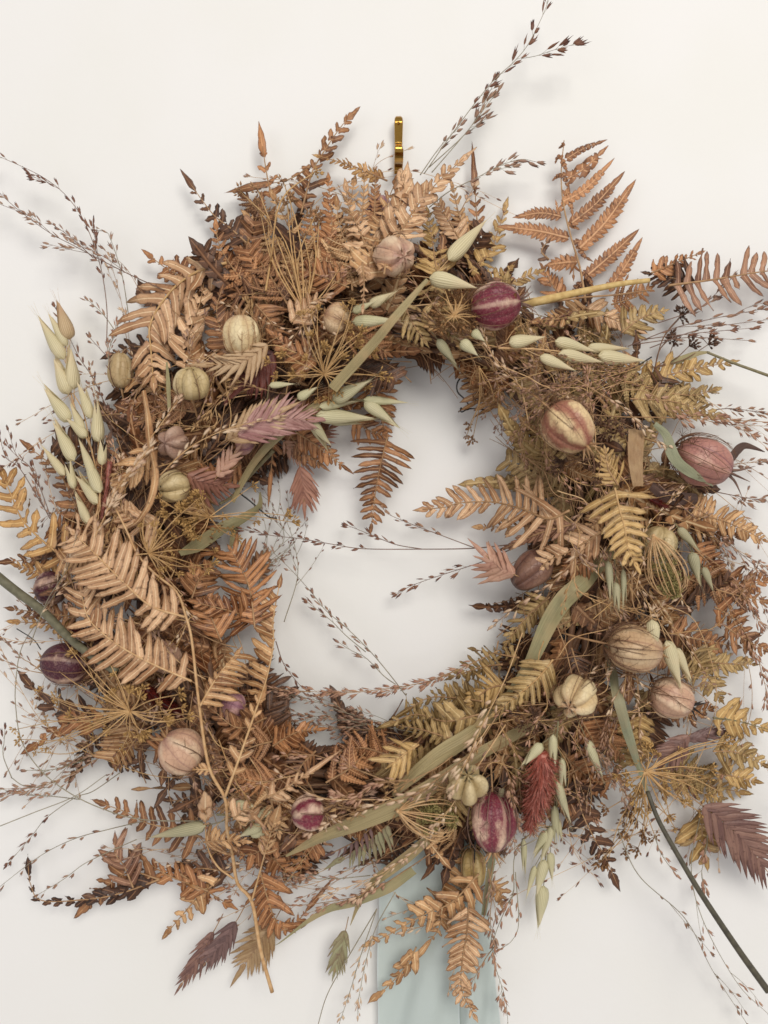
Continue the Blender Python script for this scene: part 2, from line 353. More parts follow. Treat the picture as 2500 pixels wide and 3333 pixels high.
def grass(tile, s, n, label, col='mauve', stem='mauve', start=.35, size=34, br=0, brs=(), dz=25, d=None, sr=1.5, spread=.28, lax=1., end=1., blen=.3, group=None):
    """an airy seed head: main stem, side branches, seeds on short stalks (size in tile px)"""
    k = TILES[tile][2]; main = spline(path3(tile, s, dz, d), 40); sd = seeds(col)
    rt = root('grass_spray', main[0], label, 'grass spray', group)
    mb = MB(); tube(mb, main, sr*U*1.15, sr*U*.5, 5); jobs = [(main, start, n)]
    L = plen(main)
    for b in range(br):
        t = start*.8+(.92-start*.8)*(b+.5)/br; i = min(int(t*39), 37); T = nz(main[i+1]-main[i]); sg = -1 if b % 2 else 1
        S = nz(np.cross(T, CAMD)); ln = L*blen*(1-t*.55)*rng.uniform(.7, 1.2); a = spread*rng.uniform(.6, 1.4)
        dd = T*math.cos(a)+S*sg*math.sin(a)+CAMD*rng.uniform(-.15, .2)
        u = np.linspace(0, 1, 12)[:, None]; pts = main[i]+dd*ln*u-S*sg*ln*a*.35*u*u+np.array([0, 0, -1.])*ln*.06*u*u
        pts[:, 1] = np.minimum(pts[:, 1], -8*U)
        tube(mb, pts, sr*U*.6, sr*U*.35, 4); jobs.append((pts, .3, max(3, int(n*.28))))
    for b in brs:
        pts = spline(path3(tile, b, dz, d), 20); tube(mb, pts, sr*U*.8, sr*U*.4, 4); jobs.append((pts, .3, max(4, int(n*.4))))
    for pts, st, cnt in jobs:
        m = len(pts); tot = cnt
        for q in range(tot):
            if rng.uniform() < .13: continue
            t = st+(end-st)*(q+rng.uniform(.1, .9))/tot; i = min(int(t*(m-1)), m-2); T = nz(pts[i+1]-pts[i]); S = nz(np.cross(T, CAMD)); sg = -1 if q % 2 else 1
            a = rng.uniform(.15, .6)*lax; dd = nz(T*math.cos(a)+S*sg*math.sin(a)+CAMD*rng.uniform(-.3, .3)); p = pts[i]; ped = size*k*U*rng.uniform(.15, .7)
            p2 = p+dd*ped; p2[1] = min(p2[1], -5*U); tube(mb, np.array([p, (p+p2)/2+T*ped*.1, p2]), sr*U*.4, sr*U*.35, 3)
            place(sd[rng.integers(3)], 'seed', rt, p2, nz(dd+T*.5), size*k*U*rng.uniform(.6, 1.25), size*k*U*rng.uniform(.5, 1.1))
        place(sd[0], 'seed', rt, pts[-1], nz(pts[-1]-pts[-2]), size*k*U*.95)
    mb.build('stem', sm(stem), rt, origin=main[0]); return rt

# oats -------------------------------------------------------
def oatmat(name, a, b, c_, rose=None):
    s = NT(name); u, v, r = s.lf(); g = s.n('ShaderNodeNewGeometry'); info = s.n('ShaderNodeObjectInfo')
    st = s.math('SINE', s.math('MULTIPLY', v, 34.0)); n2 = s.n('ShaderNodeTexNoise', {'Vector': g.outputs['Position'], 'Scale': 70.0}).outputs[0]
    c = s.mix(s.step(st, -.2, 1.0), lin(a), lin(b)); f = s.math('ADD', s.step(u, .45, 1.0), s.math('MULTIPLY', info.outputs['Random'], .5), clamp=True)
    c = s.mix(s.math('MULTIPLY', f, .6), c, lin(c_)); c = s.mix(s.math('MULTIPLY', s.step(n2, .5, .8), .5), c, lin(c_))
    return s.finish(c, .42, st, .35, .2, dist=.0004, spec=.4)
OATM = dict(green=oatmat('oat_green', '#c2bb90', '#dcd6b0', '#e6d8b6'), pale=oatmat('oat_pale', '#d2c69c', '#e8ddb8', '#e8d2ac'), grey=oatmat('oat_grey', '#a8a382', '#c2bb98', '#cfbf9a'), tan=oatmat('oat_tan', '#c4a980', '#dac39a', '#caa07e'))
def oatfn(k):
    def f(mb):
        for j, (a0, span, ln, gap) in enumerate([(0, 3.7, 1., .0), (math.pi, 3.3, .93-.05*k, .03), (1.6, 2.4, .7, -.03)]):
            nu, nv = 13, 9; u = np.linspace(0, 1, nu); vv = np.linspace(-1, 1, nv)
            R = .5*np.sin(np.pi*u**.58)**.9*(1-.35*u)+.012; R *= (1 if j < 2 else .8)
            opn = (.10+.10*k)*u*u*(1 if j == 0 else -1)
            an = a0+vv*span/2*.95
            V = np.zeros((nu, nv, 3)); V[..., 0] = R[:, None]*np.cos(an)[None]*.82+(opn+gap)[:, None]; V[..., 1] = R[:, None]*np.sin(an)[None]; V[..., 2] = (u*ln)[:, None]*(1-.03*np.abs(vv)[None])
            A = np.zeros((nu, nv, 3)); A[..., 0] = u[:, None]; A[..., 1] = vv[None]; A[..., 2] = j*.3
            mb.add(V.reshape(-1, 3), gridfaces(nu, nv), A.reshape(-1, 3))
        for sx in (-1, 1): tube(mb, spline(np.array([[0, 0, .55], [.05*sx, .10*sx, .95], [.02*sx, .24*sx, 1.25]]), 7), .010, .004, 3)
        t = np.linspace(0, 1, 6)[:, None]; tube(mb, np.array([[0, 0, .8]])+t*np.array([[.12+.1*k, .05, .42]]), .012, .006, 4)
    return f
OAT = {c: [shared('spikelet_'+c, OATM[c], oatfn(k)) for k in range(3)] for c in OATM}
def oats(tile, items, label, col='green', stem=None, dz=40, cat='oat spray', name='oat_spray', toward=.15, group=None):
    """items: 'x0,y0 x1,y1 w' base to tip, separated by ';' """
    k = TILES[tile][2]; its = []
    for it in items.split(';'):
        q = it.split(); a = [float(z) for z in q[0].split(',')]; b = [float(z) for z in q[1].split(',')]; its.append((a, b, float(q[2]), q[3] if len(q) > 3 else col))
    def W3(a, e=0):
        x, y = px(tile, a[0], a[1]); dd = (a[2] if len(a) > 2 else surf(x, y)+dz)+e; return P(x, y, dd)
    st = spline(path3(tile, stem, dz-12), 30) if stem else None
    o = st[0] if st is not None else W3(its[0][0]); rt = root(name, o, label, cat, group); mb = MB()
    if st is not None: tube(mb, st, 3.2*U, 1.6*U, 6)
    for a, b, wd, c in its:
        p0 = W3(a); L0 = math.hypot(b[0]-a[0], b[1]-a[1])*k; p1 = W3(b, L0*toward); L = np.linalg.norm(p1-p0)
        place(OAT[c][rng.integers(3)], 'spikelet', rt, p0, p1-p0, L*1.06, wd*k*U*.96, spin=rng.uniform(-.5, .5)+(0 if rng.uniform() < .5 else 3.14))
        if st is not None:
            j = int(np.argmin(np.linalg.norm(st-p0, axis=1))); j = max(0, j-4); mid = (st[j]+p0)/2+(p0-p1)*.12
            tube(mb, spline([st[j], mid, p0], 7), 1.3*U, 1.1*U, 4)
        else:
            dd = nz(p0-p1); tube(mb, spline([p0+dd*L*.6+np.array([0, 40*U, 0]), p0+dd*L*.3+np.array([0, 10*U, 0]), p0], 7), 1.6*U, 1.3*U, 4)
    mb.build('stem', sm('olive' if col != 'pale' else 'straw'), rt, origin=o); return rt

# flat sea-oat spikelets -------------------------------------
CHM = dict(pink=('#c39a90','#9c6c68','#dcbfa8','#7c4a4c'), mauve=('#947062','#70504a','#b08c7c','#452e2c'), blush=('#cfa78e','#b88b76','#e0c3a8','#8f5f50'), tan=('#b39672','#93744f','#ccb48c','#76513f'), green=('#a3a17c','#8a7a5c','#c0bb98','#70474c'),
           rose=('#ac7b66','#8b5c4c','#c79c82','#5e3730'), purple=('#8d6e68','#69504d','#a3877e','#46322f'), red=('#6e3427','#4a211d','#80473a','#2e1412'), cream=('#cdb08c','#b3916b','#e2caa5','#8c6345'))
def chas(tile, s, w, n, col, label, dz=45, d=None, ang=30, side='b', spread=1., stemlen=.25, group=None, lw=.3, cat='sea oat spikelet'):
    k = TILES[tile][2]; sp = spline(path3(tile, s, dz, d), 30); T = np.gradient(sp, axis=0); L = plen(sp); mat = leafmat('bract_'+col, *CHM[col], vein=4, trans=.15, ribw=.1, edgeamt=.5)
    rt = root('grass_spikelet', sp[0], label, cat, group); mb = MB()
    tt = nz(sp[0]-sp[2]); tube(mb, spline([sp[0]+tt*L*stemlen+np.array([0, 25*U, 0]), sp[0]+tt*L*.1, sp[0]], 8), 1.5*U, 1.5*U, 4)
    tube(mb, sp, 2.5*U, 1.5*U, 4); mb.build('stem', sm('tan'), rt, origin=sp[0])
    for q in range(n):
        t = (q+.2)/n*.86; i = int(t*29); tt = nz(T[i]); s_ = nz(np.cross(tt, CAMD)); env = .62+.38*math.sin(math.pi*min(1, t*1.1+.18))
        for sg in (-1, 1):
            if side == 'r' and sg < 0 or side == 'l' and sg > 0: continue
            a = math.radians(ang*(1-.35*t)+rng.uniform(-4, 4)); ln = w*k*U*.62/math.sin(math.radians(max(ang, 26)))*env*rng.uniform(.92, 1.08)
            dr = tt*math.cos(a)+s_*sg*math.sin(a)*spread
            m = MB(); leaf(m, sp[i]+CAMD*(n-q)*.4*U, dr, nz(CAMD+s_*sg*.5), ln, ln*lw, 'point', bend=rng.uniform(-.06, .08), side=-sg*.06, fold=.8, nu=8, nv=5)
            m.build('bract', mat, rt, origin=sp[i])
    m = MB(); leaf(m, sp[-4], nz(T[-1]), CAMD, w*k*U*.8, w*k*U*.2, 'point', fold=.8, nu=8); m.build('bract', mat, rt, origin=sp[-4]); return rt

# nigella pods -----------------------------------------------
def podmat(name, base, stripe, top, amt=.5, blot=.5):
    s = NT(name); u, v, r = s.lf(); g = s.n('ShaderNodeNewGeometry')   # u = pole to pole, v = 0 on a seam .. 1 mid-chamber
    mp = s.n('ShaderNodeMapping', {'Vector': g.outputs['Position']}); mp.inputs['Scale'].default_value = (1.6, .8, .8)
    n1 = s.n('ShaderNodeTexNoise', {'Vector': mp.outputs[0], 'Scale': 120.0, 'Detail': 6.0, 'Roughness': .65}).outputs[0]
    n2 = s.n('ShaderNodeTexNoise', {'Vector': g.outputs['Position'], 'Scale': 900.0, 'Detail': 3.0}).outputs[0]
    nl = s.n('ShaderNodeTexNoise', {'Vector': g.outputs['Position'], 'Scale': 48.0, 'Detail': 1.0}).outputs[0]
    x = s.math('ADD', s.math('ADD', v, s.math('MULTIPLY', s.math('SUBTRACT', nl, .5), 3.0)), s.math('MULTIPLY', s.math('SUBTRACT', n1, .5), 2.4)); lo_ = .82 if name.endswith(('maroon', 'plum', 'rosy')) else .6
    c = s.mix(s.step(x, lo_-.15, lo_+.75), lin(base), lin(stripe))
    c = s.mix(s.math('MULTIPLY', s.step(s.math('ADD', u, s.math('MULTIPLY', n1, .7)), 1.0, 1.45), .9), c, lin(top))
    vo = s.n('ShaderNodeTexVoronoi', {'Vector': g.outputs['Position'], 'Scale': 260.0}, feature='DISTANCE_TO_EDGE').outputs[0]
    vn = s.step(vo, .05, .0); c = s.mix(s.math('MULTIPLY', vn, .35), c, lin(top))
    rb_ = s.step(v, .16, .0); c = s.mix(s.math('MULTIPLY', rb_, .6), c, lin(top)); c = s.mix(s.math('MULTIPLY', s.step(v, .93, 1.0), .45), c, lin(stripe))
    c = s.mix(s.math('MULTIPLY', s.step(n2, .45, .75), .2), c, lin(stripe))
    h = s.math('ADD', s.math('MULTIPLY', n1, 1.2), s.math('MULTIPLY', vn, .35))
    return s.finish(c, .42, h, .6, .08, spec=.45, dist=.0008)
PODM = dict(maroon=('#78283a','#d9b9a0','#571c2e'), plum=('#4c1d2b','#c4a28d','#3a1b2b'), cream=('#d8bd90','#e6d2a8','#a5765a'), rust=('#a36a55','#e0c394','#7d4138'), blush=('#c9a084','#dfc3a4','#9c6f66'), mauve=('#a3707a','#c79a8e','#6a4058'),
            tan=('#c3a07a','#d2b590','#8f5c4b'), olive=('#b59a70','#c9b38b','#8d7048'), gold=('#b0935c','#cdb582','#75582f'), brown=('#735042','#8d6a58','#4b312c'), rosy=('#b27c70','#d0a590','#62384a'), pinkb=('#a5826f','#bd9d88','#6e4e44'), greenp=('#c4ac7d','#d3be94','#8f7648'))
PM = {}
def pod(tile, c, rx, ry, ax, col, label, toward=0., dz=60, horns=1., net=14, seed=None, netcol='brown', groove=.12, spin=0., hcol=None, star=0, d=None, lobes=5, stem=1):
    """c centre, rx/ry across/along (tile px), ax 2-D direction of the tip (tile px, y down), toward = how much the tip turns to the viewer"""
    k = TILES[tile][2]; x, y = px(tile, *c); dd = surf(x, y)+dz if d is None else d; o = P(x, y, dd); rx *= .95*k*U*(DC-dd)/DC; ry *= .95*k*U*(DC-dd)/DC
    A = nz(np.array([ax[0], 0, -ax[1]])*1.0)*math.cos(toward)+CAMD*math.sin(toward); A = nz(A)
    S = nz(np.cross(A, [.13, .4, .9])); S = rot(S, A, spin); N = np.cross(A, S)
    if col not in PM: PM[col] = podmat('seed_pod_'+col, *PODM[col])
    rt = root('seed_pod', o, label, 'seed pod')
    nu, nv = 26, 60; u = np.linspace(0, 1, nu); an = np.linspace(0, 2*math.pi, nv, endpoint=False)
    mid = np.abs(np.sin(an*lobes/2.)); V = np.zeros((nu, nv, 3)); T = np.zeros((nu, nv, 3))
    th = np.pi*u; zz = -np.cos(th); rad = np.sin(th)**.88*(1+.06*zz*-1)
    gr = groove*(.35+.65*np.clip(zz+.5, 0, 1.5)/1.5)*(1+star*1.2)
    ph = rng.uniform(0, 6.28, 3); lop = 1+.05*np.sin(an*2+ph[0])+.035*np.sin(an*5+ph[1])
    wr = (.014*np.sin(an*11+ph[0]+np.sin(u*7)[:, None]*2)+.010*np.sin(an*19+ph[1]-u[:, None]*9))*np.sin(th)[:, None]
    rib = .018*np.cos(an*lobes*2+ph[2]*0)
    R = (rad[:, None]*lop[None]+wr+rib[None]*np.sin(th)[:, None]**.5)*(1+.035*np.sin(th*4+ph[0])[:, None]*np.cos(an*3+ph[1])[None])*(1-gr[:, None]*(1-mid[None])**1.5*1.6)*(1+.02*np.sin(an*3+u[:, None]*5))
    zc = zz[:, None]+0*an[None]; dip = star*.35*np.clip((zz-.55)/.45, 0, 1)**1.5; zc = zc-dip[:, None]*(.35+.65*(1-mid[None]))
    V = o+A*(zc*ry)[..., None]+S*(R*np.cos(an)[None]*rx)[..., None]+N*(R*np.sin(an)[None]*rx)[..., None]
    T[..., 0] = u[:, None]; T[..., 1] = mid[None]; T[..., 2] = .5
    F = [[i*nv+j, i*nv+(j+1) % nv, (i+1)*nv+(j+1) % nv, (i+1)*nv+j] for i in range(nu-1) for j in range(nv)]
    mb = MB(); mb.add(V.reshape(-1, 3), F, T.reshape(-1, 3)); mb.build('pod_shell', PM[col], rt, origin=o)
    hm = sm(hcol or 'tan')
    for j in range(lobes):                     # the beaks at the tip
        if horns <= 0: break
        a = 2*math.pi*(j+.5)/lobes; e = S*math.cos(a)+N*math.sin(a); b0 = o+A*ry*(.93-.25*star)+e*rx*.16
        ln = ry*.62*horns*rng.uniform(.8, 1.2)
        m = MB(); pts = spline([b0-e*rx*.05, b0+A*ln*.35+e*rx*.12, b0+A*ln*.8+e*(rx*.2+ln*.35)], 8); tube(m, pts, rx*.075, rx*.008, 6); m.build('beak', hm, rt, origin=b0)
    if star:                                   # dark seams that have split open at the tip
        m = MB()
        for j in range(lobes):
            a = 2*math.pi*j/lobes; e = S*math.cos(a)+N*math.sin(a)
            pts = [o+A*ry*(.62+.0*star)+e*rx*.05, o+A*ry*.80+e*rx*.22, o+A*ry*.84+e*rx*.38]
            tube(m, spline(pts, 6), rx*.045, rx*.008, 5)
        m.build('split_seam', sm('black' if star > .5 else 'brown'), rt, origin=o)
    if net:
        m = MB()
        for j in range(net):
            a = 2*math.pi*j/net+rng.uniform(-.2, .2); e = S*math.cos(a)+N*math.sin(a); tw = rng.uniform(-.8, .8); q = []
            gap = rng.uniform(1.03, 1.16)
            span = rng.uniform(.55, .95)
            for i in range(9):
                t = i/8*span; ph = math.pi*(.04+t*.86); e2 = S*math.cos(a+tw*t)+N*math.sin(a+tw*t)
                q.append(o-A*ry*math.cos(ph)*gap*1.03+e2*rx*math.sin(ph)**.88*(gap+.25*max(0, t-.55)*rng.uniform(0, 1)))
            tube(m, spline(q, 14), 1.9*U, .8*U, 4)
            for b in range(2):
                i = rng.integers(2, 7); p = q[i]; e2 = nz(q[i]-o); sd = nz(np.cross(A, e2))*(-1 if b else 1)
                tube(m, spline([p, p+A*ry*.14+sd*rx*.13+e2*rx*.02, p+A*ry*rng.uniform(.2, .4)+sd*rx*rng.uniform(.2, .4)+e2*rx*.08], 6), .11*10*U*1.1, .5*U, 3)
        for j in range(net):                   # wisps standing out round the stalk end
            a = rng.uniform(0, 6.28); e = S*math.cos(a)+N*math.sin(a); s0 = o-A*ry*rng.uniform(.75, 1.0)+e*rx*.25; L_ = ry*rng.uniform(.5, 1.1); dd_ = nz(e*1.1-A*rng.uniform(-.5, .6)+rng.normal(size=3)*.2); q2 = spline([s0, s0+dd_*L_*.5+A*L_*.08, s0+dd_*L_], 7); tube(m, q2, 1.3*U, .5*U, 3)
            for b in (-1, 1): sd = nz(np.cross(dd_, CAMD))*b; tube(m, np.array([q2[3], q2[3]+dd_*L_*.2+sd*L_*.15, q2[3]+dd_*L_*.3+sd*L_*.32]), .9*U, .4*U, 3)
        m.build('bracts', sm(netcol), rt, origin=o, kind='stuff')
    if stem:
        m = MB(); b = o-A*ry*.98; tube(m, spline([b, b-A*ry*.8+np.array([0, 30*U, 0]), b-A*ry*1.6+np.array([0, 90*U, 0])], 8), 3.4*U, 3*U, 6); m.build('stem', sm('tan'), rt, origin=b)
    return rt

# umbels ------------------------------------------------------
def floretfn(k):
    def f(mb):
        r2 = np.random.default_rng(k+5)
        n = 11+k*3
        for i in range(n):
            d = nz(np.array([r2.normal(), r2.normal(), abs(r2.normal())*1.3+.35])); L = r2.uniform(.55, 1)
            tube(mb, np.array([[0, 0, 0], d*L*.5, d*L*.8]), .03, .025, 3)
            spindle(mb, d*L*.62, d*L*1.08, .105, 4, r=r2.uniform())
    return f
FLM = {c: stemmat('floret_'+c, a, b, .6) for c, (a, b) in dict(gold=('#c79f64', '#94703f'), tan=('#b58e66', '#7f5c40'), dark=('#6b4a33', '#3f2a20'), brown=('#9a7045', '#5f4029'), green=('#a79a62', '#7d7142')).items()}
FL = {}
def florets(c):
    if c not in FL: FL[c] = [shared('floret_'+c, FLM[c], floretfn(k)) for k in range(3)]
    return FL[c]
def umbel(tile, hub, tips, label, col='gold', hs=22, stem='gold', dz=70, bulge=.18, sr=1.7, main=None, hubr=7, jit=0, tdz=-20, cat='umbel seed head', extra=0, rad=(0, 0), arc=(0, 360)):
    k = TILES[tile][2]; x, y = px(tile, *hub); o = P(x, y, surf(x, y)+dz); rt = root('umbel_seed_head', o, label, cat)
    tl = parse(tips) if tips else []
    for e in range(extra):
        a = math.radians(arc[0]+(arc[1]-arc[0])*(e+rng.uniform(.1, .9))/extra); L = rng.uniform(*rad); tl.append((hub[0]+L*math.cos(a), hub[1]-L*math.sin(a)))
    fl = florets(col); m = MB(); hm = sm(stem)
    spindle(m, o-CAMD*8*U, o+CAMD*7*U, hubr*k*U, 8)
    if main:
        q = spline(path3(tile, main, dz-30), 20); q[-1] = o; tube(m, q, 3.6*U, 3*U, 6)
    m.build('hub', hm, rt, origin=o)
    for t in tl:
        x2, y2 = px(tile, t[0]+rng.uniform(-jit, jit), t[1]+rng.uniform(-jit, jit)); dd = (t[2] if len(t) > 2 else surf(x2, y2)+dz+tdz+rng.uniform(-15, 25)); p = P(x2, y2, max(12, dd))
        L = np.linalg.norm(p-o); s = nz(np.cross(p-o, CAMD)); mid = (o+p)/2+CAMD*L*bulge*rng.uniform(.4, 1.2)+s*L*rng.uniform(-.1, .1)
        pts = spline([o, mid, p], 10); m = MB(); tube(m, pts, sr*U, sr*.65*U, 5); ray = m.build('ray', hm, rt, origin=o)
        h = hs*k*U*rng.uniform(1.1, 2.0); place(fl[rng.integers(3)], 'floret', ray, p, nz(p-pts[-3]), h, h)
    return rt

def plume(tile, s, w, col, label, n=420, dz=50, tipc=None):
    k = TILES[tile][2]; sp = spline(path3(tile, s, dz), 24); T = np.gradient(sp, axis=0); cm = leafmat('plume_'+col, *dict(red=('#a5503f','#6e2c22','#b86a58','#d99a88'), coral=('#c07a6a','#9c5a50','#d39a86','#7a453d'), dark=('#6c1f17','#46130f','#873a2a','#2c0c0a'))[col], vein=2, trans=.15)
    rt = root('flower_plume', sp[0], label, 'flower plume'); m = MB(); tube(m, sp, w*k*U*.16, w*k*U*.06, 8); m.build('core', cm, rt, origin=sp[0])
    m = MB()
    for q in range(n):
        t = rng.uniform(0, 1); i = min(int(t*23), 22); tt = nz(T[i]); a = rng.uniform(0, 6.28); s_ = nz(np.cross(tt, CAMD)); e = s_*math.cos(a)+np.cross(s_, tt)*math.sin(a)
        b = rng.uniform(.4, 1.35); L = w*k*U*.5*(1-.5*t**2)*rng.uniform(.7, 1.15)
        leaf(m, sp[i]+e*w*k*U*.06, tt*math.cos(b)+e*math.sin(b), e, L, L*.13, 'point', bend=rng.uniform(-.4, .3), fold=.6, nu=4, nv=3)
    m.build('bristles', cm, rt, origin=sp[0], kind='stuff'); return rt
# ------------------------------------------------------------ wall, ribbon, hook
mb = MB(); g = np.array([[-1.6, 0, -1.6], [1.6, 0, -1.6], [1.6, 0, 1.6], [-1.6, 0, 1.6]]); mb.add(g, [[0, 1, 2, 3]], np.zeros((4, 3)))
mb.build('wall', wavy_wall(), kind='structure', smooth=False, origin=(0, 0, 0))

def brass():
    s = NT('brass'); g = s.n('ShaderNodeNewGeometry'); n1 = s.n('ShaderNodeTexNoise', {'Vector': g.outputs['Position'], 'Scale': 900.0, 'Detail': 3.0}).outputs[0]
    return s.finish(s.mix(n1, lin('#c49a50'), lin('#a67c38')), .16, n1, .12, 0, metal=1, dist=.0003)
hk = root('wall_hook', P(1297, 560, 0), 'small brass hook on the bare wall above the top of the wreath', 'wall hook')
def strip(name, prf, hw, th, parent, mat):
    """prf = (y, depth) in photo px; a bent metal strip with real thickness"""
    pr = np.array(prf, float); n = len(pr); T = np.gradient(pr, axis=0); N = np.stack([-T[:, 1], T[:, 0]], 1); N /= np.linalg.norm(N, axis=1)[:, None]
    hwv = np.array(hw)*1.0; V = []; 
    for i in range(n):
        for sx, o in ((-1, -1), (-.82, 1), (.82, 1), (1, -1)):
            y = pr[i, 0]+N[i, 0]*th*.5*o; d = max(.3, pr[i, 1]+N[i, 1]*th*.5*o); V.append(P(1297+sx*hwv[i], y, 0)+CAMD*d*U)
    F = [[i*4+j, i*4+(j+1) % 4, (i+1)*4+(j+1) % 4, (i+1)*4+j] for i in range(n-1) for j in range(4)]+[[0, 1, 2, 3], [4*n-1, 4*n-2, 4*n-3, 4*n-4]]
    m = MB(); m.add(np.array(V), F, np.zeros((len(V), 3))); o = m.build(name, mat, parent, smooth=False, origin=P(1297, 460, 0)); return o
BR = brass()
def sp2(p, n): q = spline(np.array([[a, b, 0] for a, b in p]), n); return q[:, :2]
pr = sp2([(398, 14), (393, 22), (396, 34), (404, 43), (416, 47), (424, 46), (450, 36), (472, 27), (478, 26), (484, 29), (489, 36), (494, 42), (500, 44), (506, 43), (530, 32), (553, 22), (572, 14)], 60)
yy = pr[:, 0]; hw = np.interp(yy, [390, 405, 425, 470, 575], [8, 13.5, 14.5, 13, 14.5])
o = strip('hook_strip', pr, hw, 4, hk, BR); o.modifiers.new('b', 'BEVEL').width = .0003
pr2 = sp2([(548, 12), (556, 40), (566, 95), (560, 130), (545, 140)], 16); strip('hook_arm', pr2, np.full(16, 13), 5, hk, BR)
m = MB(); spindle(m, P(1297, 402, 30), P(1297, 402, 58), 7*U, 12); m.build('nail_head', BR, hk)

def ribbonmat():
    s = NT('pale_blue_satin'); u, v, r = s.lf(); g = s.n('ShaderNodeNewGeometry')
    wv = s.n('ShaderNodeTexNoise', {'Vector': g.outputs['Position'], 'Scale': 2400.0, 'Detail': 2.0}).outputs[0]
    n2 = s.n('ShaderNodeTexNoise', {'Vector': g.outputs['Position'], 'Scale': 30.0}).outputs[0]
    c = s.mix(n2, lin('#c2cdc9'), lin('#ced7d3')); c = s.mix(s.step(s.math('ABSOLUTE', v), .96, .985), c, lin('#cfd8d8'))
    return s.finish(c, .42, wv, .25, .22, spec=.5, sheen=.3, dist=.0003)
RM = ribbonmat()
rb = root('ribbon', P(1430, 2750, 40), 'pale blue satin ribbon hanging down the wall under the wreath', 'ribbon')
def tail(xl, xr, d0, ph, nm):
    m = MB(); ys = np.linspace(2560, 3560, 60); nv = 25; V = np.zeros((60, nv, 3)); A = np.zeros((60, nv, 3))
    for i, y in enumerate(ys):
        a, b = np.interp(y, *zip(*xl)), np.interp(y, *zip(*xr)); a += 2.5*math.sin(y/57.); b += 2.2*math.sin(y/41.+ph)
        for j in range(nv):
            t = j/(nv-1); x = a+(b-a)*t; f = min(1, max(0, (y-2560)/500))
            d = d0+16*math.sin(t*5.2+ph+y/330.)*(1.2-.5*f)+11*math.sin(t*9+y/120.+ph)+3*math.sin(t*23+y/37.+ph)*math.sin(y/90.)+12*math.exp(-((y-2960-ph*90)/90.)**2)*math.sin(t*7+ph)
            V[i, j] = P(x, y, max(5, d)); A[i, j] = (i/59., t*2-1, .5)
    m.add(V.reshape(-1, 3), gridfaces(60, nv), A.reshape(-1, 3)); return m.build(nm, RM, rb)
tail([(2560, 1275), (2900, 1232), (3560, 1226)], [(2560, 1480), (2900, 1502), (3560, 1494)], 46, .4, 'ribbon_tail')
tail([(2560, 1400), (2900, 1470), (3560, 1480)], [(2560, 1555), (2980, 1592), (3160, 1612), (3560, 1646)], 30, 2.1, 'ribbon_tail')

# ------------------------------------------------------------ the hidden hoop and the bed of leaf scraps it is packed with
th = np.linspace(0, 360, 121)
def ringpt(t, f, d): a, b = rr(RI, t), rr(RO, t); r = a+(b-a)*f; return P(CX+r*math.cos(math.radians(t)), CY-r*math.sin(math.radians(t)), d)
bedmat = leafmat('dried_scraps_dark', '#6e4b36', '#4a3022', '#8a654a', '#2c1b14')
m = MB()
for q in range(26):
    ph = rng.uniform(0, 6.28); f0 = rng.uniform(.28, .55); dd = rng.uniform(30, 120); a0 = rng.uniform(0, 360); ln = rng.uniform(120, 330)
    pts = np.array([ringpt(a0+ln*i/40, f0+.05*math.sin(i*.5+ph), dd+12*math.sin(i*.7+ph)) for i in range(41)]); tube(m, pts, rng.uniform(6, 16)*U, rng.uniform(5, 12)*U, 6)
hoop = m.build('wreath_base', sm('brown')); tag(hoop, 'brown twig hoop inside the wreath, showing only between the leaves', 'wreath base')
zone = lambda t: ('olive' if (t < 38 or t > 292) else 'rust')
beds = {}
def bedkey(t):
    r = rng.uniform()
    if t > 285 or t < 65: return 'olive' if r < .3 else ('brown' if r < .62 else ('tan' if r < .82 else 'dark'))
    return 'rust' if r < .32 else ('brown' if r < .55 else ('tan' if r < .75 else 'dark'))
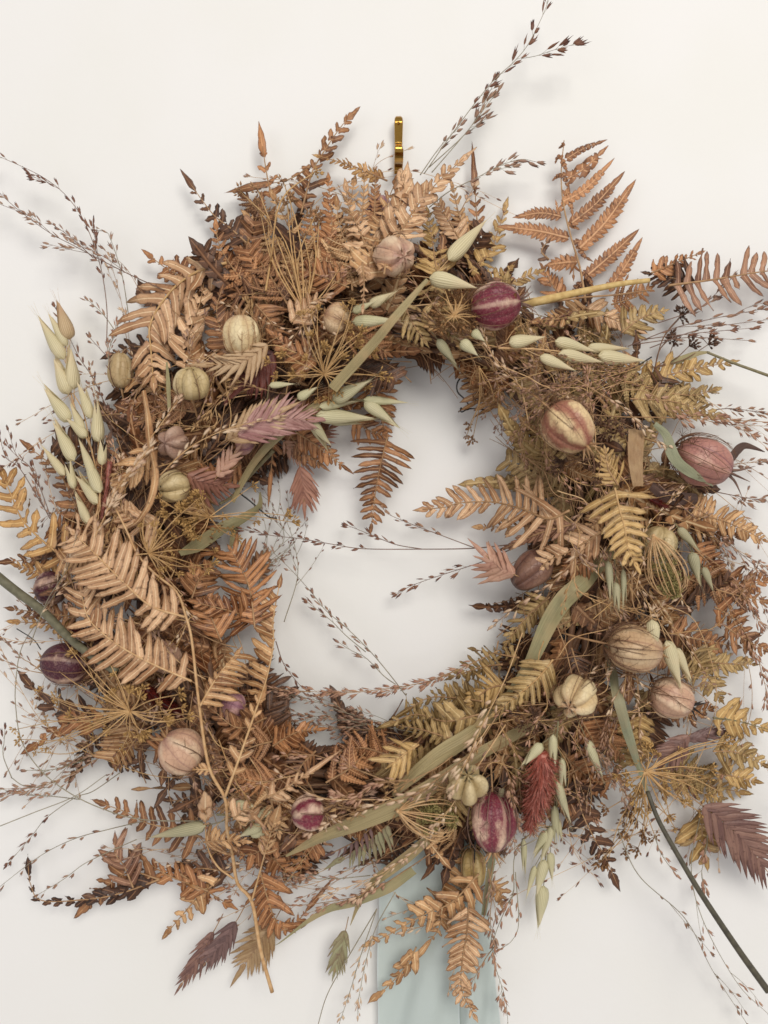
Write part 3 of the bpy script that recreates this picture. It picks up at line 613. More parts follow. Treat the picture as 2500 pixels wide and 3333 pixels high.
for q in range(600):
    t = rng.uniform(0, 360); f = rng.beta(2.0, 2.5)*.86+.09; key = bedkey(t) if q > 230 else 'dark'; mbx = beds.setdefault(key, MB())  # lowest layers all old dark brown, which also paints shade into the gaps
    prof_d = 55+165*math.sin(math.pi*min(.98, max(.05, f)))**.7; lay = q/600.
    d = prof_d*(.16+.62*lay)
    p = ringpt(t, f*.92+.03, max(18, d)); a = math.radians(t); out = np.array([math.cos(a), 0, math.sin(a)]); tan = np.array([-math.sin(a), 0, math.cos(a)])
    fo = (f-.27)*1.8+rng.normal()*.45; dr = nz(out*fo+tan*rng.choice([-1, 1])*rng.uniform(.3, 1.1)+CAMD*rng.uniform(-.05, .5))
    L = rng.uniform(130, 250)*U; n_ = nz(CAMD+np.array([rng.normal()*.45, 0, rng.normal()*.45])); uu = np.linspace(0, 1, 6)[:, None]; s_ = nz(np.cross(dr, n_))
    pts = p+dr*L*uu+s_*rng.uniform(-.35, .35)*L*uu*uu+n_*rng.uniform(-.35, .15)*L*uu*uu; pts[:, 1] = np.minimum(pts[:, 1], -8*U)
    kind_ = rng.uniform()
    if kind_ < .5: pinna(mbx, pts, rng.uniform(70, 125)*U, int(rng.integers(6, 9)), nrm=n_, bend=-.2)
    elif kind_ < .85:
        sp = spline(pts, 12)
        for e in range(9):
            i = e+1; tt = nz(sp[i]-sp[i-1]); sd = nz(np.cross(tt, n_)); lw_ = L/10*1.05
            for sg in (-1, 1): leaf(mbx, sp[i], tt*.5+sd*sg*.9, nz(n_+sd*sg*rng.uniform(-.2, .5)), rng.uniform(70, 120)*U*(1-.06*e), lw_, 'fused', bend=-.25+rng.uniform(-.2, .2), fold=.45, roll=rng.uniform(-.8, .8), nu=6, nv=3)
    else:
        leaf(mbx, p, dr, n_, L*1.0, rng.uniform(22, 40)*U, 'lance', bend=rng.uniform(-.4, .2), side=rng.uniform(-.2, .2), fold=.5, roll=rng.uniform(-1.5, 1.5), nu=10, nv=5, wave=.2)
LBL = dict(olive='tangle of small olive brown fern scraps packed deep in the wreath', rust='tangle of small rust brown fern scraps packed deep in the wreath',
           brown='tangle of small dark brown fern scraps packed deep in the wreath', tan='tangle of small light tan fern scraps packed deep in the wreath', dark='tangle of blackish brown fern scraps packed deep in the wreath')
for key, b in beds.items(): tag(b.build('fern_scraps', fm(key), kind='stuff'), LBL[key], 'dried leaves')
m = MB()
for q in range(520):
    t = rng.uniform(0, 360) if q < 330 else rng.uniform(-60, 75); f = rng.uniform(.08, .95); a = math.radians(t); tan = np.array([-math.sin(a), 0, math.cos(a)])*rng.choice([-1, 1]); out = np.array([math.cos(a), 0, math.sin(a)])
    d = (60+200*math.sin(math.pi*f)**.7)*rng.uniform(.6, 1.08); p = ringpt(t, f, d); dr = nz(tan+out*rng.normal()*.6+CAMD*rng.normal()*.15); L = rng.uniform(90, 260)*U
    cv = nz(np.cross(dr, CAMD))*rng.normal()*.18; uu = np.linspace(-.5, .5, 8)[:, None]; pts = p+dr*L*uu+cv*L*uu*uu*2; pts[:, 1] = np.minimum(pts[:, 1], -8*U); tube(m, pts, rng.uniform(1.0, 2.4)*U, .8*U, 4)
tag(m.build('loose_stalks', sm('tan'), kind='stuff'), 'thin loose stalks criss-crossing all round the packed wreath', 'dried stalks')

# ------------------------------------------------------------ ferns  (tile coordinates; base -> tip)
T_ = True
# deep / outer first
fern('A','1480,720 1380,630 1290,560 1210,460 1150,375',150,8,'dark','dark brown fern tip reaching up, farthest left above the tan seed stalks', ang=70,tipk=1.6)
fern('A','1640,470 1605,330 1575,140',95,4,'rust','rust fern tip standing straight up with one long end lobe, upper left',side='b',tipk=1.5)
fern('A','1150,960 1050,900 980,860 890,790',190,6,'rust','short russet fern tip with blunt finger lobes pointing left above the arched golden stem',ang=75)
fern('A','1180,1480 1060,1300 940,1150 850,1010',420,5,'dark','dark fern with very long narrow lobes raking up and left at the upper left rim',ang=40,shape='flat',lw=.45,dz=-60,side='b')
fern('A','1150,1520 1130,1300 1200,1080 1235,890',300,9,'ltan','tan fern with drooping ribbed lobes just right of the arched golden stem',ang=50,roll=25,dz=10)
fern('A','1735,1010 1560,1025 1400,1035',250,7,'brown','brown fern lying sideways with straight comb teeth up and down, left of the centre top',ang=86,shape='flat',lw=.55)
fern('A','1050,1400 900,1350 800,1345 650,1398',170,8,'dark','small dark fern sticking out left above the papery olive pod',dz=-30)
fern('A','1659,640 1570,560 1500,470 1450,430',240,6,'brown','brown lobed fern behind the tan seed heads at the upper left',dz=-20,ser=1)
fern('A','1700,900 1620,760 1560,640 1520,520',260,7,'brown','russet fern fanning behind the upright tan seed stalks',dz=-30)
fern('A','1360,840 1200,885 1060,975 950,1110 897,1230 905,1350 920,1560',360,13,'ltan','large tan fern hanging from an arched golden stem at the upper left','gold',dz=55,ang=66,shape='inv',lw=.75,sweep=.2,sr=5)
fern('B','330,640 395,400 440,310 560,130 640,40',190,10,'brown','tall brown fern whose forked tip is the highest leaf on the wreath',ang=62,lw=.62,dz=10,shape='tri')
fern('B','850,440 640,350 430,290',75,12,'gold','thin golden fern tip lying level just left of the brass hook',ang=55,dz=20)
fern('B','420,330 260,430 100,462',60,4,'brown','narrow brown fern tip pointing left above the tan seed heads',tipk=2,ang=35)
fern('B','500,1010 520,760 495,420',210,15,'rust','upright russet fern with toothed lobes, left of centre at the top',ser=0,dz=0,lw=.9)
fern('B','560,1000 600,760 650,440',200,11,'tan','upright tan fern leaning right among the top ferns',dz=-10,ser=1)
fern('B','690,900 700,650 716,360',95,15,'tan','slim upright fern tip like a toothed blade under the golden level fern',dz=30,lw=1)
fern('B','770,700 775,560 778,395',80,12,'brown','slim upright brown fern blade left of the hook foot',dz=20,lw=1)
fern('B','830,1000 870,760 930,560 960,400',290,9,'ltan','soft tan fern rising straight under the brass hook',dz=130,ang=30,ser=0,lw=.8,shape='flat')
fern('B','900,800 1020,600 1160,440 1308,305',210,13,'ltan','broad tan fern tip slanting up and right from under the brass hook',dz=150,lw=1.0,ang=55,tipk=1.5)
fern('B','700,1050 760,850 820,640 905,430',200,12,'tan','tan fern leaning right toward the foot of the brass hook',dz=80,lw=.95)
fern('B','1340,780 1290,680 1240,475',100,9,'tan','narrow tan fern tip standing upright right of the broad slanting tip',dz=-10,lw=1,tipk=1.6)
fern('B','1400,730 1385,650 1375,475',80,4,'rust','lone dark rust fern lobe standing upright in the gap at the upper right',tipk=3,dz=-20)
fern('B','1290,800 1200,650 1130,530',140,9,'ltan','ragged light tan fern tip leaning left, right of the slanting tip',dz=0,lw=1)
fern('B','1340,990 1460,870 1520,720 1560,585',170,10,'yel','yellowish fern tip curving up alone at the upper right of the wreath',dz=-30,lw=.9)
fern('B','940,1160 1000,1290 1080,1410',230,7,'olive','olive fern with long loose lobes hanging over the top edge of the hole',dz=20,lw=.7)
fern('B','1150,1030 1120,800 1090,620',230,13,'yel','yellow tan fern standing up beside the two top oat husks',dz=10,ser=0,lw=.95)
fern('B','700,930 710,1060 702,1210',50,9,'ltan','tiny blurred tan fern tip hanging in front of the top leaves',dz=120,lw=1)
fern('B','480,1080 300,920 120,760 0,640',260,14,'tan','wide tan fern raking up and left behind the seed stalks',dz=-10,ser=1)
fern('B','420,1200 250,1010 40,830',220,13,'brown','brown saw edged fern raking left under the wide tan fern',dz=-10,ser=1)
fern('B','620,1080 420,1000 250,950',200,10,'rust','russet fern lying left across the lower top leaves',dz=20)
fern('B','440,1530 280,1460 150,1350',150,7,'rust','plain russet fern pointing left above the golden umbel at the top edge of the hole',dz=40,lw=1)
fern('B','270,1290 400,1170 490,1125',110,6,'ltan','pale cream fern tip pointing right, left of the striped tan pod',dz=60)
fern('B','1150,1000 1140,1180 1220,1300 1270,1410',210,8,'olive','olive fern hanging down right of the top centre',dz=0,lw=.7)
fern('B','1480,1080 1560,1010 1600,950',130,6,'yel','short yellow fern tip behind the maroon pod',dz=-30)
fern('B','560,1330 700,1370 860,1480',190,9,'rust','russet fern running down to the top edge of the hole',dz=0,ser=1)
fern('B','60,1180 180,1330 230,1480',190,9,'brown','brown fern curling down right of the papery cream pod',dz=20)
fern('B','380,1150 330,900 250,700 160,520',260,13,'tan','feathery tan fern rising through the tall seed stalks, left one',dz=10,ser=1)
fern('B','500,1120 440,850 400,650 340,500',250,13,'rust','feathery russet fern rising through the tall seed stalks, right one',dz=-5,ser=1)
fern('B','640,1100 620,880 560,700 545,560',230,12,'tan','feathery tan fern between the seed stalks and the blurred top pod',dz=25,ser=1)
fern('B','250,1180 140,1000 60,900 -60,840',240,12,'brown','feathery brown fern spreading left below the tall seed stalks',dz=15,ser=1)
fern('B','760,980 700,780 620,600 600,470',190,11,'ltan','light tan toothed fern just left of the blurred top pod',dz=60,lw=1)
fern('B','60,1120 -80,960 -160,820 -180,700',230,11,'rust','russet fern standing between the arched gold stem and the seed stalks',dz=0,ser=1)
fern('D','1330,1640 1250,1450 1180,1300 1150,1180',230,11,'rust','russet fern standing at the inner left rim behind the rolled finger fern',dz=-10,ser=0)
fern('D','1150,1380 1200,1260 1290,1180 1400,1150',170,9,'brown','brown fern curling into the hole from the inner left rim',dz=0)
fern('A','1440,1380 1330,1250 1300,1120 1330,1000',210,10,'brown','brown fern standing left of the papery cream pod',dz=20)
# upper right
def bigfern():
    sp = spline(path3('C','565,1075 530,870 470,660 430,480 418,300 435,105',d=(120,60)),40); rt = root('fern_frond',sp[0],'big russet bracken frond with toothed side leaves standing at the upper right','fern frond')
    m = MB(); tube(m,sp,4*U,1.6*U,6); m.build('stem',sm('tan'),rt,origin=sp[0])
    for s,w,nl in (('450,215 540,160 660,112',56,6),('455,335 560,270 670,165',74,3),('430,470 560,400 700,252',70,9),('480,600 620,490 760,335',96,10),('530,750 680,600 825,398',116,11),('580,910 720,790 845,675',104,10),('700,1000 790,880 880,730',84,8),
                   ('415,560 300,540 168,560',88,9),('460,690 290,650 92,625',110,11),('510,832 430,838 350,850',110,5),('440,470 405,530 388,478',34,3),('425,210 400,200 385,235',34,3),('420,310 395,320 370,342',34,3),('445,400 470,470 485,540',50,3),('425,220 440,260 452,292',40,3),
                   ('460,600 490,620 520,635',40,3),('500,700 550,790 590,820',44,4),('550,890 590,940 605,980',50,4),('540,960 500,1000 520,1060',50,4),('425,300 450,350 465,400',40,3),('435,120 420,140 405,150',30,3),('480,800 490,860 492,930',40,1)):
        q = spline(path3('C',s,d=(85,70)),9); m = MB(); pinna(m,q,w*.5425*U*1.15,nl,bend=-.05,shape='flat' if w>60 else 'tri',tip=.22,lw=.95); m.build('leaflet',fm('rust'),rt,origin=q[0])
bigfern()
fern('C','1060,975 1300,945 1480,915 1659,888 1900,868',330,14,'mauve','brown fern with long rounded fingers running off the right edge of the picture','tan',ang=80,lw=.62,shape='flat',d=(150,110),sr=4)
fern('C','960,900 1080,850 1255,778',95,9,'rust','slim toothed russet fern tip above the golden straw',d=(120,90),lw=1)
fern('C','1220,960 1080,930 930,900',190,7,'dark','dark crumpled fern where the golden straw meets the right hand fern',d=(120,90))
fern('C','430,1060 370,980 303,860',130,7,'rust','small rust fern leaning left behind the maroon pod',dz=-20,lw=1)
fern('C','345,820 300,770 345,700',70,5,'dark','little dark curled leaf scrap beside the big bracken frond',d=(90,80))
fern('C','560,1110 700,1165 885,1243',130,9,'ltan','light tan fern with toothed edge drooping right above the row of oat husks',dz=45,lw=1,tipk=1.5)
fern('C','600,1110 450,1150 270,1190',120,8,'tan','tan fern pointing left toward the maroon pod',dz=30,ser=0)
fern('C','780,1260 900,1170 1045,1125',190,10,'olive','olive fern tip over the thin grasses at the right, above the oat row',d=(130,110),lw=1)
fern('C','720,1090 850,1050 960,985',200,8,'rust','rust fern under the golden straw',d=(120,80),ser=1)
fern('C','500,1280 680,1250 900,1230',230,10,'olive','broad olive brown fern behind the row of oat husks',dz=-50,ser=1)
fern('C','820,1610 1000,1530 1200,1480 1450,1432',230,14,'yel','olive tan fern with rounded teeth pointing right above the pale wall at the right',d=(170,110),lw=.9)
fern('C','850,1660 1080,1640 1350,1600',210,12,'olive','olive fern just below the one with rounded teeth at the right',d=(160,110))
fern('C','0,1010 130,950 290,890',120,8,'yel','yellow tan fern tip pointing right above the maroon pod',d=(120,80),lw=1)
fern('C','560,1440 720,1500 900,1560',200,10,'olive','olive fern in shade under the row of oat husks',dz=-20)
# left
fern('D','420,1165 230,1010 130,900 60,740 20,640',300,8,'gold','golden tan fern with wide spaced fingers at the far left edge','gold',d=(170,90),ang=70,lw=.55,shape='flat',sr=4)
fern('D','490,920 420,740 330,600 160,460',150,9,'brown','brown curled fern behind the pale oats at the left',d=(130,80),ang=65)
fern('D','950,470 840,560 690,720',260,8,'tan','tan fern with long lobes lying left, below the star topped pod',dz=70,lw=.85,ang=50)
fern('D','960,900 850,930 700,830',200,7,'ltan','light tan fern pointing left, left of the two golden umbels',dz=60,lw=.85)
fern('D','1530,1560 1500,1330 1440,1180 1380,1080',330,13,'rust','russet fern with rolled fingers standing in the lower left of the hole','tan',dz=60,lw=.82,ang=76,shape='inv')
fern('D','1560,1520 1400,1460 1160,1400',230,10,'rust','russet fern lying left under the rolled finger fern',dz=10)
fern('D','1500,1250 1580,1150 1600,1100',150,5,'brown','small brown fern behind the rolled finger fern',dz=-20)
fern('D','440,1290 250,1230 90,1180',140,9,'gold','small gold brown fern pointing left above the dark stem end',d=(150,90))
fern('D','470,1490 280,1470 60,1440',130,9,'brown','small brown fern pointing left just above the dark plum pod',d=(140,90))
fern('D','480,1560 300,1530 75,1518',110,8,'gold','thin gold brown fern pointing left, lower twin above the dark plum pod',d=(130,80))
fern('D','600,1090 420,1060 300,1130 30,1160',170,9,'brown','brown fern in shade under the golden far left fern',d=(110,70))
fern('D','1180,260 1000,250 830,330',190,9,'brown','brown fern in shade between the olive pods and the star topped pod',dz=-10,ser=1)
fern('D','1450,560 1330,640 1200,600',160,8,'rust','small russet fern at the inner left edge of the wreath',dz=-10)
fern('D','840,1180 700,1080 590,1010',150,8,'tan','small tan fern left of the rayed golden umbel',dz=30)
# golden stemmed bracken, one plant with several side fronds
def bracken():
    mainp = np.vstack([path3('D','690,830 760,970 830,1120 930,1230 1060,1340 1110,1470',dz=85),path3('G','1150,150 1190,500 1250,900 1345,1090 1362,1200',dz=90),path3('J','440,180 475,350 505,510 590,620 640,900 712,1160',dz=70)])
    sp = spline(mainp[::-1],90); rt = root('bracken_plant',sp[0],'large bracken with a long pale gold stem running down the left side','bracken'); gm = sm('straw')
    m = MB(); tube(m,sp,6*U,2.8*U,8); m.build('stem',gm,rt,origin=sp[0])
    def side(tile,s,w,n,col,dz,**kw):
        q = spline(path3(tile,s,dz),36); m = MB(); tube(m,q,3.4*U,1.3*U,6); m.build('side_stem',gm,rt,origin=q[0]); grow(rt,q,w*.5425*U*.68,n,fm(col),**kw)
    side('D','1108,1490 900,1420 720,1260 560,1100 430,975',320,16,'ltan',105,ang=78,lw=.8,shape='inv',bend=-.05)
    side('D','1150,1875 900,1765 720,1665 590,1565 520,1475 480,1300',280,16,'ltan',85,ang=78,lw=.8,shape='inv')
    side('G','1200,550 1300,380 1430,220',290,9,'tan',100,ang=70,lw=.85,shape='flat',side='r',sweep=-.15)
    side('G','1250,560 1290,440 1380,300',160,6,'tan',80,ang=60,side='l')
    q = spline(np.vstack([path3('G','1350,1095 1440,850 1540,560 1600,380 1640,180',dz=95),path3('E','165,1500 205,1280',dz=90)]),60)
    m = MB(); tube(m,q,4.2*U,1.4*U,6); m.build('side_stem',gm,rt,origin=q[0]); grow(rt,q[26:],170*.5425*U,13,fm('tan'),side='l',ang=82,lw=.9,shape='flat',bend=-.15)
    grow(rt,q[4:30],85*.5425*U,6,fm('tan'),side='b',ang=60,lw=.7,shape='flat')
    side('G','1255,930 1200,930 1150,930',70,4,'tan',90)
    side('J','590,610 640,430 690,250 730,120',150,6,'tan',80,ang=55,lw=.8,shape='flat',t0=.5)
    side('J','480,480 380,400 320,270 310,60',120,4,'ltan',70,ang=50,shape='flat',t0=.75)
    side('G','1345,1100 1450,1260 1520,1200',90,4,'ltan',90,ang=40)
bracken()
fern('G','1600,620 1430,680 1260,560',200,9,'brown','brown fern right of the pale gold stem, lower left',dz=40)
fern('G','1640,760 1500,800 1300,900',200,9,'brown','brown fern behind the forked gold stem, lower left',dz=30,ser=1)
fern('G','1659,1000 1520,1000 1380,960',190,8,'rust','russet fern inside the fork of the gold stem',dz=30,ser=1)
fern('G','1210,1335 1050,1290 880,1250 740,1180 598,1130',250,10,'brown','brown fern with clean oval fingers pointing left onto the bare wall, lower left','tan',d=(150,80),ang=78,lw=.68)
fern('G','1270,1190 1120,1125 1000,1115',150,6,'dark','dark fern tip just above the clean oval fingered one, lower left',d=(130,80))
fern('G','800,1640 745,1510 695,1440 690,1350',250,6,'mauve','pinkish brown fern with fat oval lobes standing up at the lower left','tan',d=(120,90),lw=.75,shape='flat')
fern('S','520,2862 400,2905 300,2925 140,2932 100,2880 92,2822',62,13,'dark','dark curled fern arm bending up at the lower left corner',d=(110,80),tipk=1.0,ang=40)
fern('S','520,2862 420,2840 330,2900 270,2960',100,6,'brown','brown fern lying left of the standing oval lobed one, lower left',d=(110,70))
fern('G','600,640 430,600 270,520 150,390',250,6,'dark','dark fern with long arms below the plum pod at the left',d=(130,90),ang=45,lw=.6)
fern('G','640,640 480,640 330,700 175,805',200,7,'rust','rust brown fern arm pointing down left under the rayed umbel',d=(140,80),ang=40)
fern('G','720,640 560,760 490,880 430,980',160,9,'dark','dark zigzag fern hanging from under the rayed umbel',d=(120,70))
fern('G','620,790 740,880 870,970',130,6,'dark','dark forked fern scrap left of the pinkish lower left pod',d=(110,70))
fern('G','1250,1659 1000,1560 820,1440',150,9,'rust','russet fern running up and left at the lower left',d=(130,80))
fern('G','1659,1350 1500,1440 1300,1400',210,8,'rust','russet fern over the lower left leaves, right of the gold stem fork',dz=20)
fern('J','400,480 270,590 170,700 80,808',150,8,'tan','neat tan fern tip with rounded lobes pointing down left at the bottom','tan',d=(130,80),lw=.85,ang=72)
fern('J','160,450 330,560 460,640',200,6,'rust','russet fern hanging just right of the neat tan tip at the bottom',d=(120,80),lw=.6)
fern('J','640,440 685,600 740,740 820,790',270,9,'rust','russet fern hanging right of the gold stem at the bottom','tan',d=(150,90),ang=60,shape='flat')
fern('J','760,790 840,760 930,655',90,4,'rust','single russet lobe curling up at the bottom, tip of the hanging fern',d=(100,80),tipk=3)
fern('J','470,440 250,420 0,490',170,9,'dark','dark fern lying left below the green oat husk, lower left',d=(120,80),ser=0)
fern('J','480,120 560,60 600,100',90,4,'ltan','blurred tan leaf tip before the gold stem, lower left',dz=130,tipk=2)
fern('J','300,260 420,250 560,260',150,7,'tan','tan ragged fern crossing the gold stem near the bottom',dz=80)
fern('J','1000,200 900,330 880,480',230,8,'rust','russet fern hanging below the straw tip of the diagonal strap',dz=-20)
fern('J','620,180 560,320 480,420',200,8,'brown','brown fern in shade behind the gold stem near the bottom',dz=-10,ser=1)
fern('J','700,330 780,420 870,470',170,7,'rust','russet fern spiking right near the bottom edge',dz=-10)
# hanging in the hole
fern('E','850,408 832,480 800,620 778,750 752,955',300,13,'brown','russet fern hanging point down in the middle of the hole','tan',d=(140,90),ang=86,lw=.78,bend=-.08,tipk=1.1,sr=2.6,jit=.7)
fern('E','770,60 800,230 840,400',280,7,'rust','russet fern just above the hanging one, behind the oat husks',dz=-20,ang=75,lw=.7)
fern('E','640,300 740,370 850,400',150,7,'rust','russet fern curving right above the hanging fern',dz=0)
fern('E','300,380 410,450 500,520 592,590',140,9,'rust','pointed russet fern tip aiming down right into the hole',d=(150,90),lw=1,tipk=1.6)
fern('E','250,380 340,490 460,582',150,8,'brown','brown lobed fern tip beside the pointed russet one, aiming down right',d=(140,90),lw=1,tipk=1.5)
fern('E','170,440 160,520 150,635',70,4,'rust','small rust lobe hanging at the upper left of the hole',tipk=3,d=(120,90))
fern('F','470,850 340,900 180,840 0,800 -190,805 -275,830 -415,845',430,16,'ltan','large pinkish tan fern with long fingers reaching left into the hole','ltan' if 0 else 'tan',dz=60,ang=70,lw=.68,sr=4,jit=.7,bend=-.05)
fern('F','420,900 200,945 -80,950',110,9,'tan','long brown toothed fern beneath the large pinkish tan one',dz=20,lw=1)
fern('F','500,930 280,990 60,1085',120,16,'mauve','mauve brown fern folded like a row of chevrons, right of the hole',dz=50,ang=40,lw=.7)
fern('F','660,980 480,1090 330,1160 250,1270',230,10,'ltan','tan fern folded over, lowest of the right hand cluster by the hole',dz=40,lw=.9)
fern('F','700,860 620,930 480,995',130,7,'tan','small tan fern left of the yellow fern',dz=30)
fern('F','740,715 770,850 800,960 820,1080 872,1185',310,10,'yel','bright yellow tan fern with smooth fingers hanging at the right of the hole','gold',dz=100,ang=84,lw=.82,bend=-.05,tipk=1.2,jit=.7)
fern('F','760,700 700,600 680,480',150,8,'yel','small yellow tan fern above the bright yellow one',dz=40)
fern('F','1180,880 1350,900 1500,960 1645,1032',210,15,'tan','brown fern tapering to the right edge below the big mauve pod','tan',d=(190,110),ang=70)
fern('F','1150,960 1300,1010 1500,1000',200,9,'brown','brown fern in shade under the tapering right hand fern',d=(150,90))
fern('F','830,180 1100,200 1380,290',230,13,'olive','long olive fern at the right edge above the mauve pod',d=(190,110),ser=0)
fern('F','760,60 940,120 1200,160 1350,120',220,13,'olive','olive brown fern above the long olive one at the right edge',d=(190,110),ser=1)
fern('F','1150,1250 1400,1340 1659,1400',260,11,'brown','brown fern spreading right at the middle right edge',d=(170,100),ser=1)
fern('F','1200,1060 1330,1200 1420,1340',180,11,'rust','russet fern running down right of the oat husks, right side',dz=-10)
fern('F','1340,1430 1450,1500 1530,1640',170,6,'rust','dark rust leaf hanging at the right edge',dz=10,tipk=2)
fern('F','1380,1280 1520,1300 1659,1260',190,8,'rust','rust fern reaching the right edge, level with the green closed umbel',d=(120,80))
fern('F','350,1370 210,1490 80,1660',190,12,'olive','olive fern in shade at the right edge of the hole',dz=-40)
fern('F','600,1100 520,1180 420,1250',160,8,'rust','russet fern left of the green strap top',dz=0)
# lower right
fern('I','370,270 280,380 140,500 0,610',220,12,'olive','olive fern with even teeth left of the opened cream pod','gold',dz=40,lw=.9)
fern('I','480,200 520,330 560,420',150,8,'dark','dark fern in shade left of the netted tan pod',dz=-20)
fern('I','900,590 885,740 930,900',170,10,'yel','olive tan fern hanging right of the long grey green strap',dz=0)
fern('I','1200,210 1270,330 1385,520',230,13,'olive','olive fern arching down beside the pinkish tan pod',dz=10,ang=72)
fern('I','1100,250 1340,290 1580,300',210,15,'olive','olive brown fern pointing right, upper one by the right edge',d=(180,110))
fern('I','1050,110 1250,150 1480,195',170,12,'brown','brown fern pointing right above the olive brown one',dz=-10)
fern('I','1400,70 1520,150 1659,220',190,9,'brown','brown fern at the right edge under the rust leaf',d=(150,100))
fern('I','1330,620 1480,640 1660,690',230,6,'yel','yellow olive fern with a few broad lobes at the right edge','olive',d=(150,90),lw=.95)
fern('I','1330,820 1480,830 1650,910',200,8,'olive','olive fern with broad lobes pointing right below the yellow olive one',d=(140,90),lw=.95)
fern('I','1000,970 1200,1010 1520,1070',260,9,'yel','yellow brown fern behind the golden umbel, lower right',dz=-30,ser=1)
fern('I','1350,960 1450,970 1600,1005',160,6,'yel','yellow brown oval lobed leaf at the lower right edge',d=(110,80))
fern('I','1100,900 1240,960 1380,1100 1330,1190',200,8,'olive','olive brown fern turning down right of the golden umbel',dz=-20,ser=1)
fern('I','1275,1180 1262,1300 1292,1490',270,5,'yel','tan olive leaf with rounded lobes hanging at the lower right','tan',d=(110,80),lw=.95,shape='flat')
fern('I','490,960 540,1180 620,1350 680,1450 745,1600',280,9,'dark','dark brown fern hanging down at the lower right, tip lowest','tan',d=(150,80),ang=68,lw=.62)
fern('I','450,860 560,960 680,1090',210,9,'rust','dark rust fern hanging just above the tip-lowest dark fern',d=(150,90),lw=.9)
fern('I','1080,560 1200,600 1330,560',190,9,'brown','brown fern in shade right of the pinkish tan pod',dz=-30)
fern('I','700,640 720,760 790,860',190,9,'rust','russet fern behind the long strap, lower right',dz=-30,ser=1)
fern('I','540,640 600,740 640,860',170,8,'rust','russet fern below the opened cream pod',dz=-30)
fern('I','760,940 700,1000 560,1000',130,7,'rust','small russet fern left of the golden umbel, lower right',dz=-30)
# lower middle
fern('H','1420,520 1250,500 1100,500 975,570',140,10,'olive','light olive fern arm reaching left into the bottom of the hole',dz=50,lw=1,tipk=1.6)
fern('H','1400,600 1200,640 1020,600 865,655',190,10,'olive','light olive fern, longest arm over the bottom of the hole',dz=60,lw=1,tipk=1.5)
fern('H','1250,750 1050,690 880,660',110,9,'olive','thin light olive fern arm under the longest one',dz=40,lw=1)
fern('H','1040,780 950,840 868,905',270,5,'yel','pale olive fern with five smooth fingers above the diagonal strap','gold',dz=90,lw=.8,shape='flat')
fern('H','1540,300 1400,320 1220,385',200,10,'olive','olive fern just under the rim of the hole, lower right',dz=20)
fern('H','1640,260 1500,235 1360,208',70,7,'olive','thin olive fern tip pointing left at the lower right of the hole',dz=0)
fern('H','1560,420 1450,450 1330,560',220,9,'yel','yellow olive fern behind the pale grass stalks by the hole',dz=30)
fern('H','870,850 700,800 540,830',230,9,'rust','russet fern at the bottom rim of the hole',dz=20,ser=1)
fern('H','480,1010 650,900 830,690',220,9,'rust','russet fern slanting up to the bottom rim of the hole',dz=0,ser=1)
fern('H','160,790 300,710 440,690',140,9,'rust','reddish brown fern tip pointing right at the lower left rim of the hole',dz=50,lw=1,tipk=1.6)
fern('H','130,1100 260,1030 378,950',90,5,'ltan','single light tan fern lobe slanting up right, lower left of the hole',dz=110,tipk=3)
fern('H','120,1040 170,1180 200,1330',180,8,'tan','tan crumpled fern beside the maroon and cream pod',dz=60,ser=1)
fern('H','420,820 340,900 280,1010',200,8,'brown','brown fern with long lobes above the maroon and cream pod',dz=0,lw=.7)
fern('H','0,900 60,1000 150,1020',190,8,'rust','rust fern at the lower left between gold stem and cream pod',dz=10,ser=1)
fern('K','510,290 480,420 440,560 400,740',440,8,'tan','tan fern with long stacked fingers hanging over the blue ribbon','tan',dz=30,ang=86,side='l',lw=.85,shape='flat')
fern('K','660,450 500,620 340,690 150,800 0,872',230,12,'tan','tan fern slanting down left over the ribbon','ltan' if 0 else 'tan',dz=40,d=(190,110),ang=66,lw=.8)
fern('K','600,620 590,800 560,980 560,1150 640,1312',240,17,'ltan','long blurred tan fern hanging down the middle of the ribbon','tan',d=(210,150),ang=66,lw=.9)
fern('K','285,890 230,1000 130,1110 42,1190',130,5,'tan','small tan fern tip hanging alone over the left half of the ribbon','tan',d=(120,90),ang=35)
fern('K','450,660 420,780 358,865',80,4,'tan','single tan lobe pointing down over the ribbon',d=(150,120),tipk=3)
fern('K','520,260 420,230 330,260',170,6,'tan','tan ragged fern below the green nest',dz=10,ser=1)
fern('K','730,500 790,560 800,640',110,5,'tan','small tan fern at the right edge of the ribbon',d=(110,80))
# ------------------------------------------------------------ oats
oats('A','420,1300 345,1065 96 tan;385,1420 232,1165 86;400,1340 300,1150 66;410,1630 322,1385 96;445,1600 418,1335 93','cluster of pale green oat husks at the far left, topped by a cream husk','pale',stem='470,1780 430,1640 400,1450 390,1300',dz=40,toward=.05)
oats('D','420,320 260,100 93;520,410 415,300 72;590,440 575,200 100;545,300 485,80 79;445,555 318,300 91;612,578 622,430 67;445,720 400,540 67;600,745 510,500 84;585,810 450,610 74;390,640 265,470 60;530,930 450,740 62;500,380 420,200 60;560,640 480,430 60','long spray of pale green oat husks below the cream topped cluster, far left','pale',stem='560,950 600,740 540,450 500,260 440,150',dz=60,toward=.05)
oats('B','1100,1020 1372,1072 100','fat pale oat husk pointing right near the top of the wreath','pale',dz=90,name='oat_husk',cat='oat husk')
oats('B','1215,915 1420,700 100','fat pale oat husk pointing up and right, higher of the two at the top','pale',dz=70,name='oat_husk',cat='oat husk')
oats('B','740,1190 905,1100 62','slim oat husk right of the hanging blurred fern tip','pale',dz=50,name='oat_husk',cat='oat husk')
oats('B','640,1285 900,1278 74;640,1225 770,1170 50','green oat husk lying level right of the striped tan pod','green',dz=60,name='oat_husk',cat='oat husk')
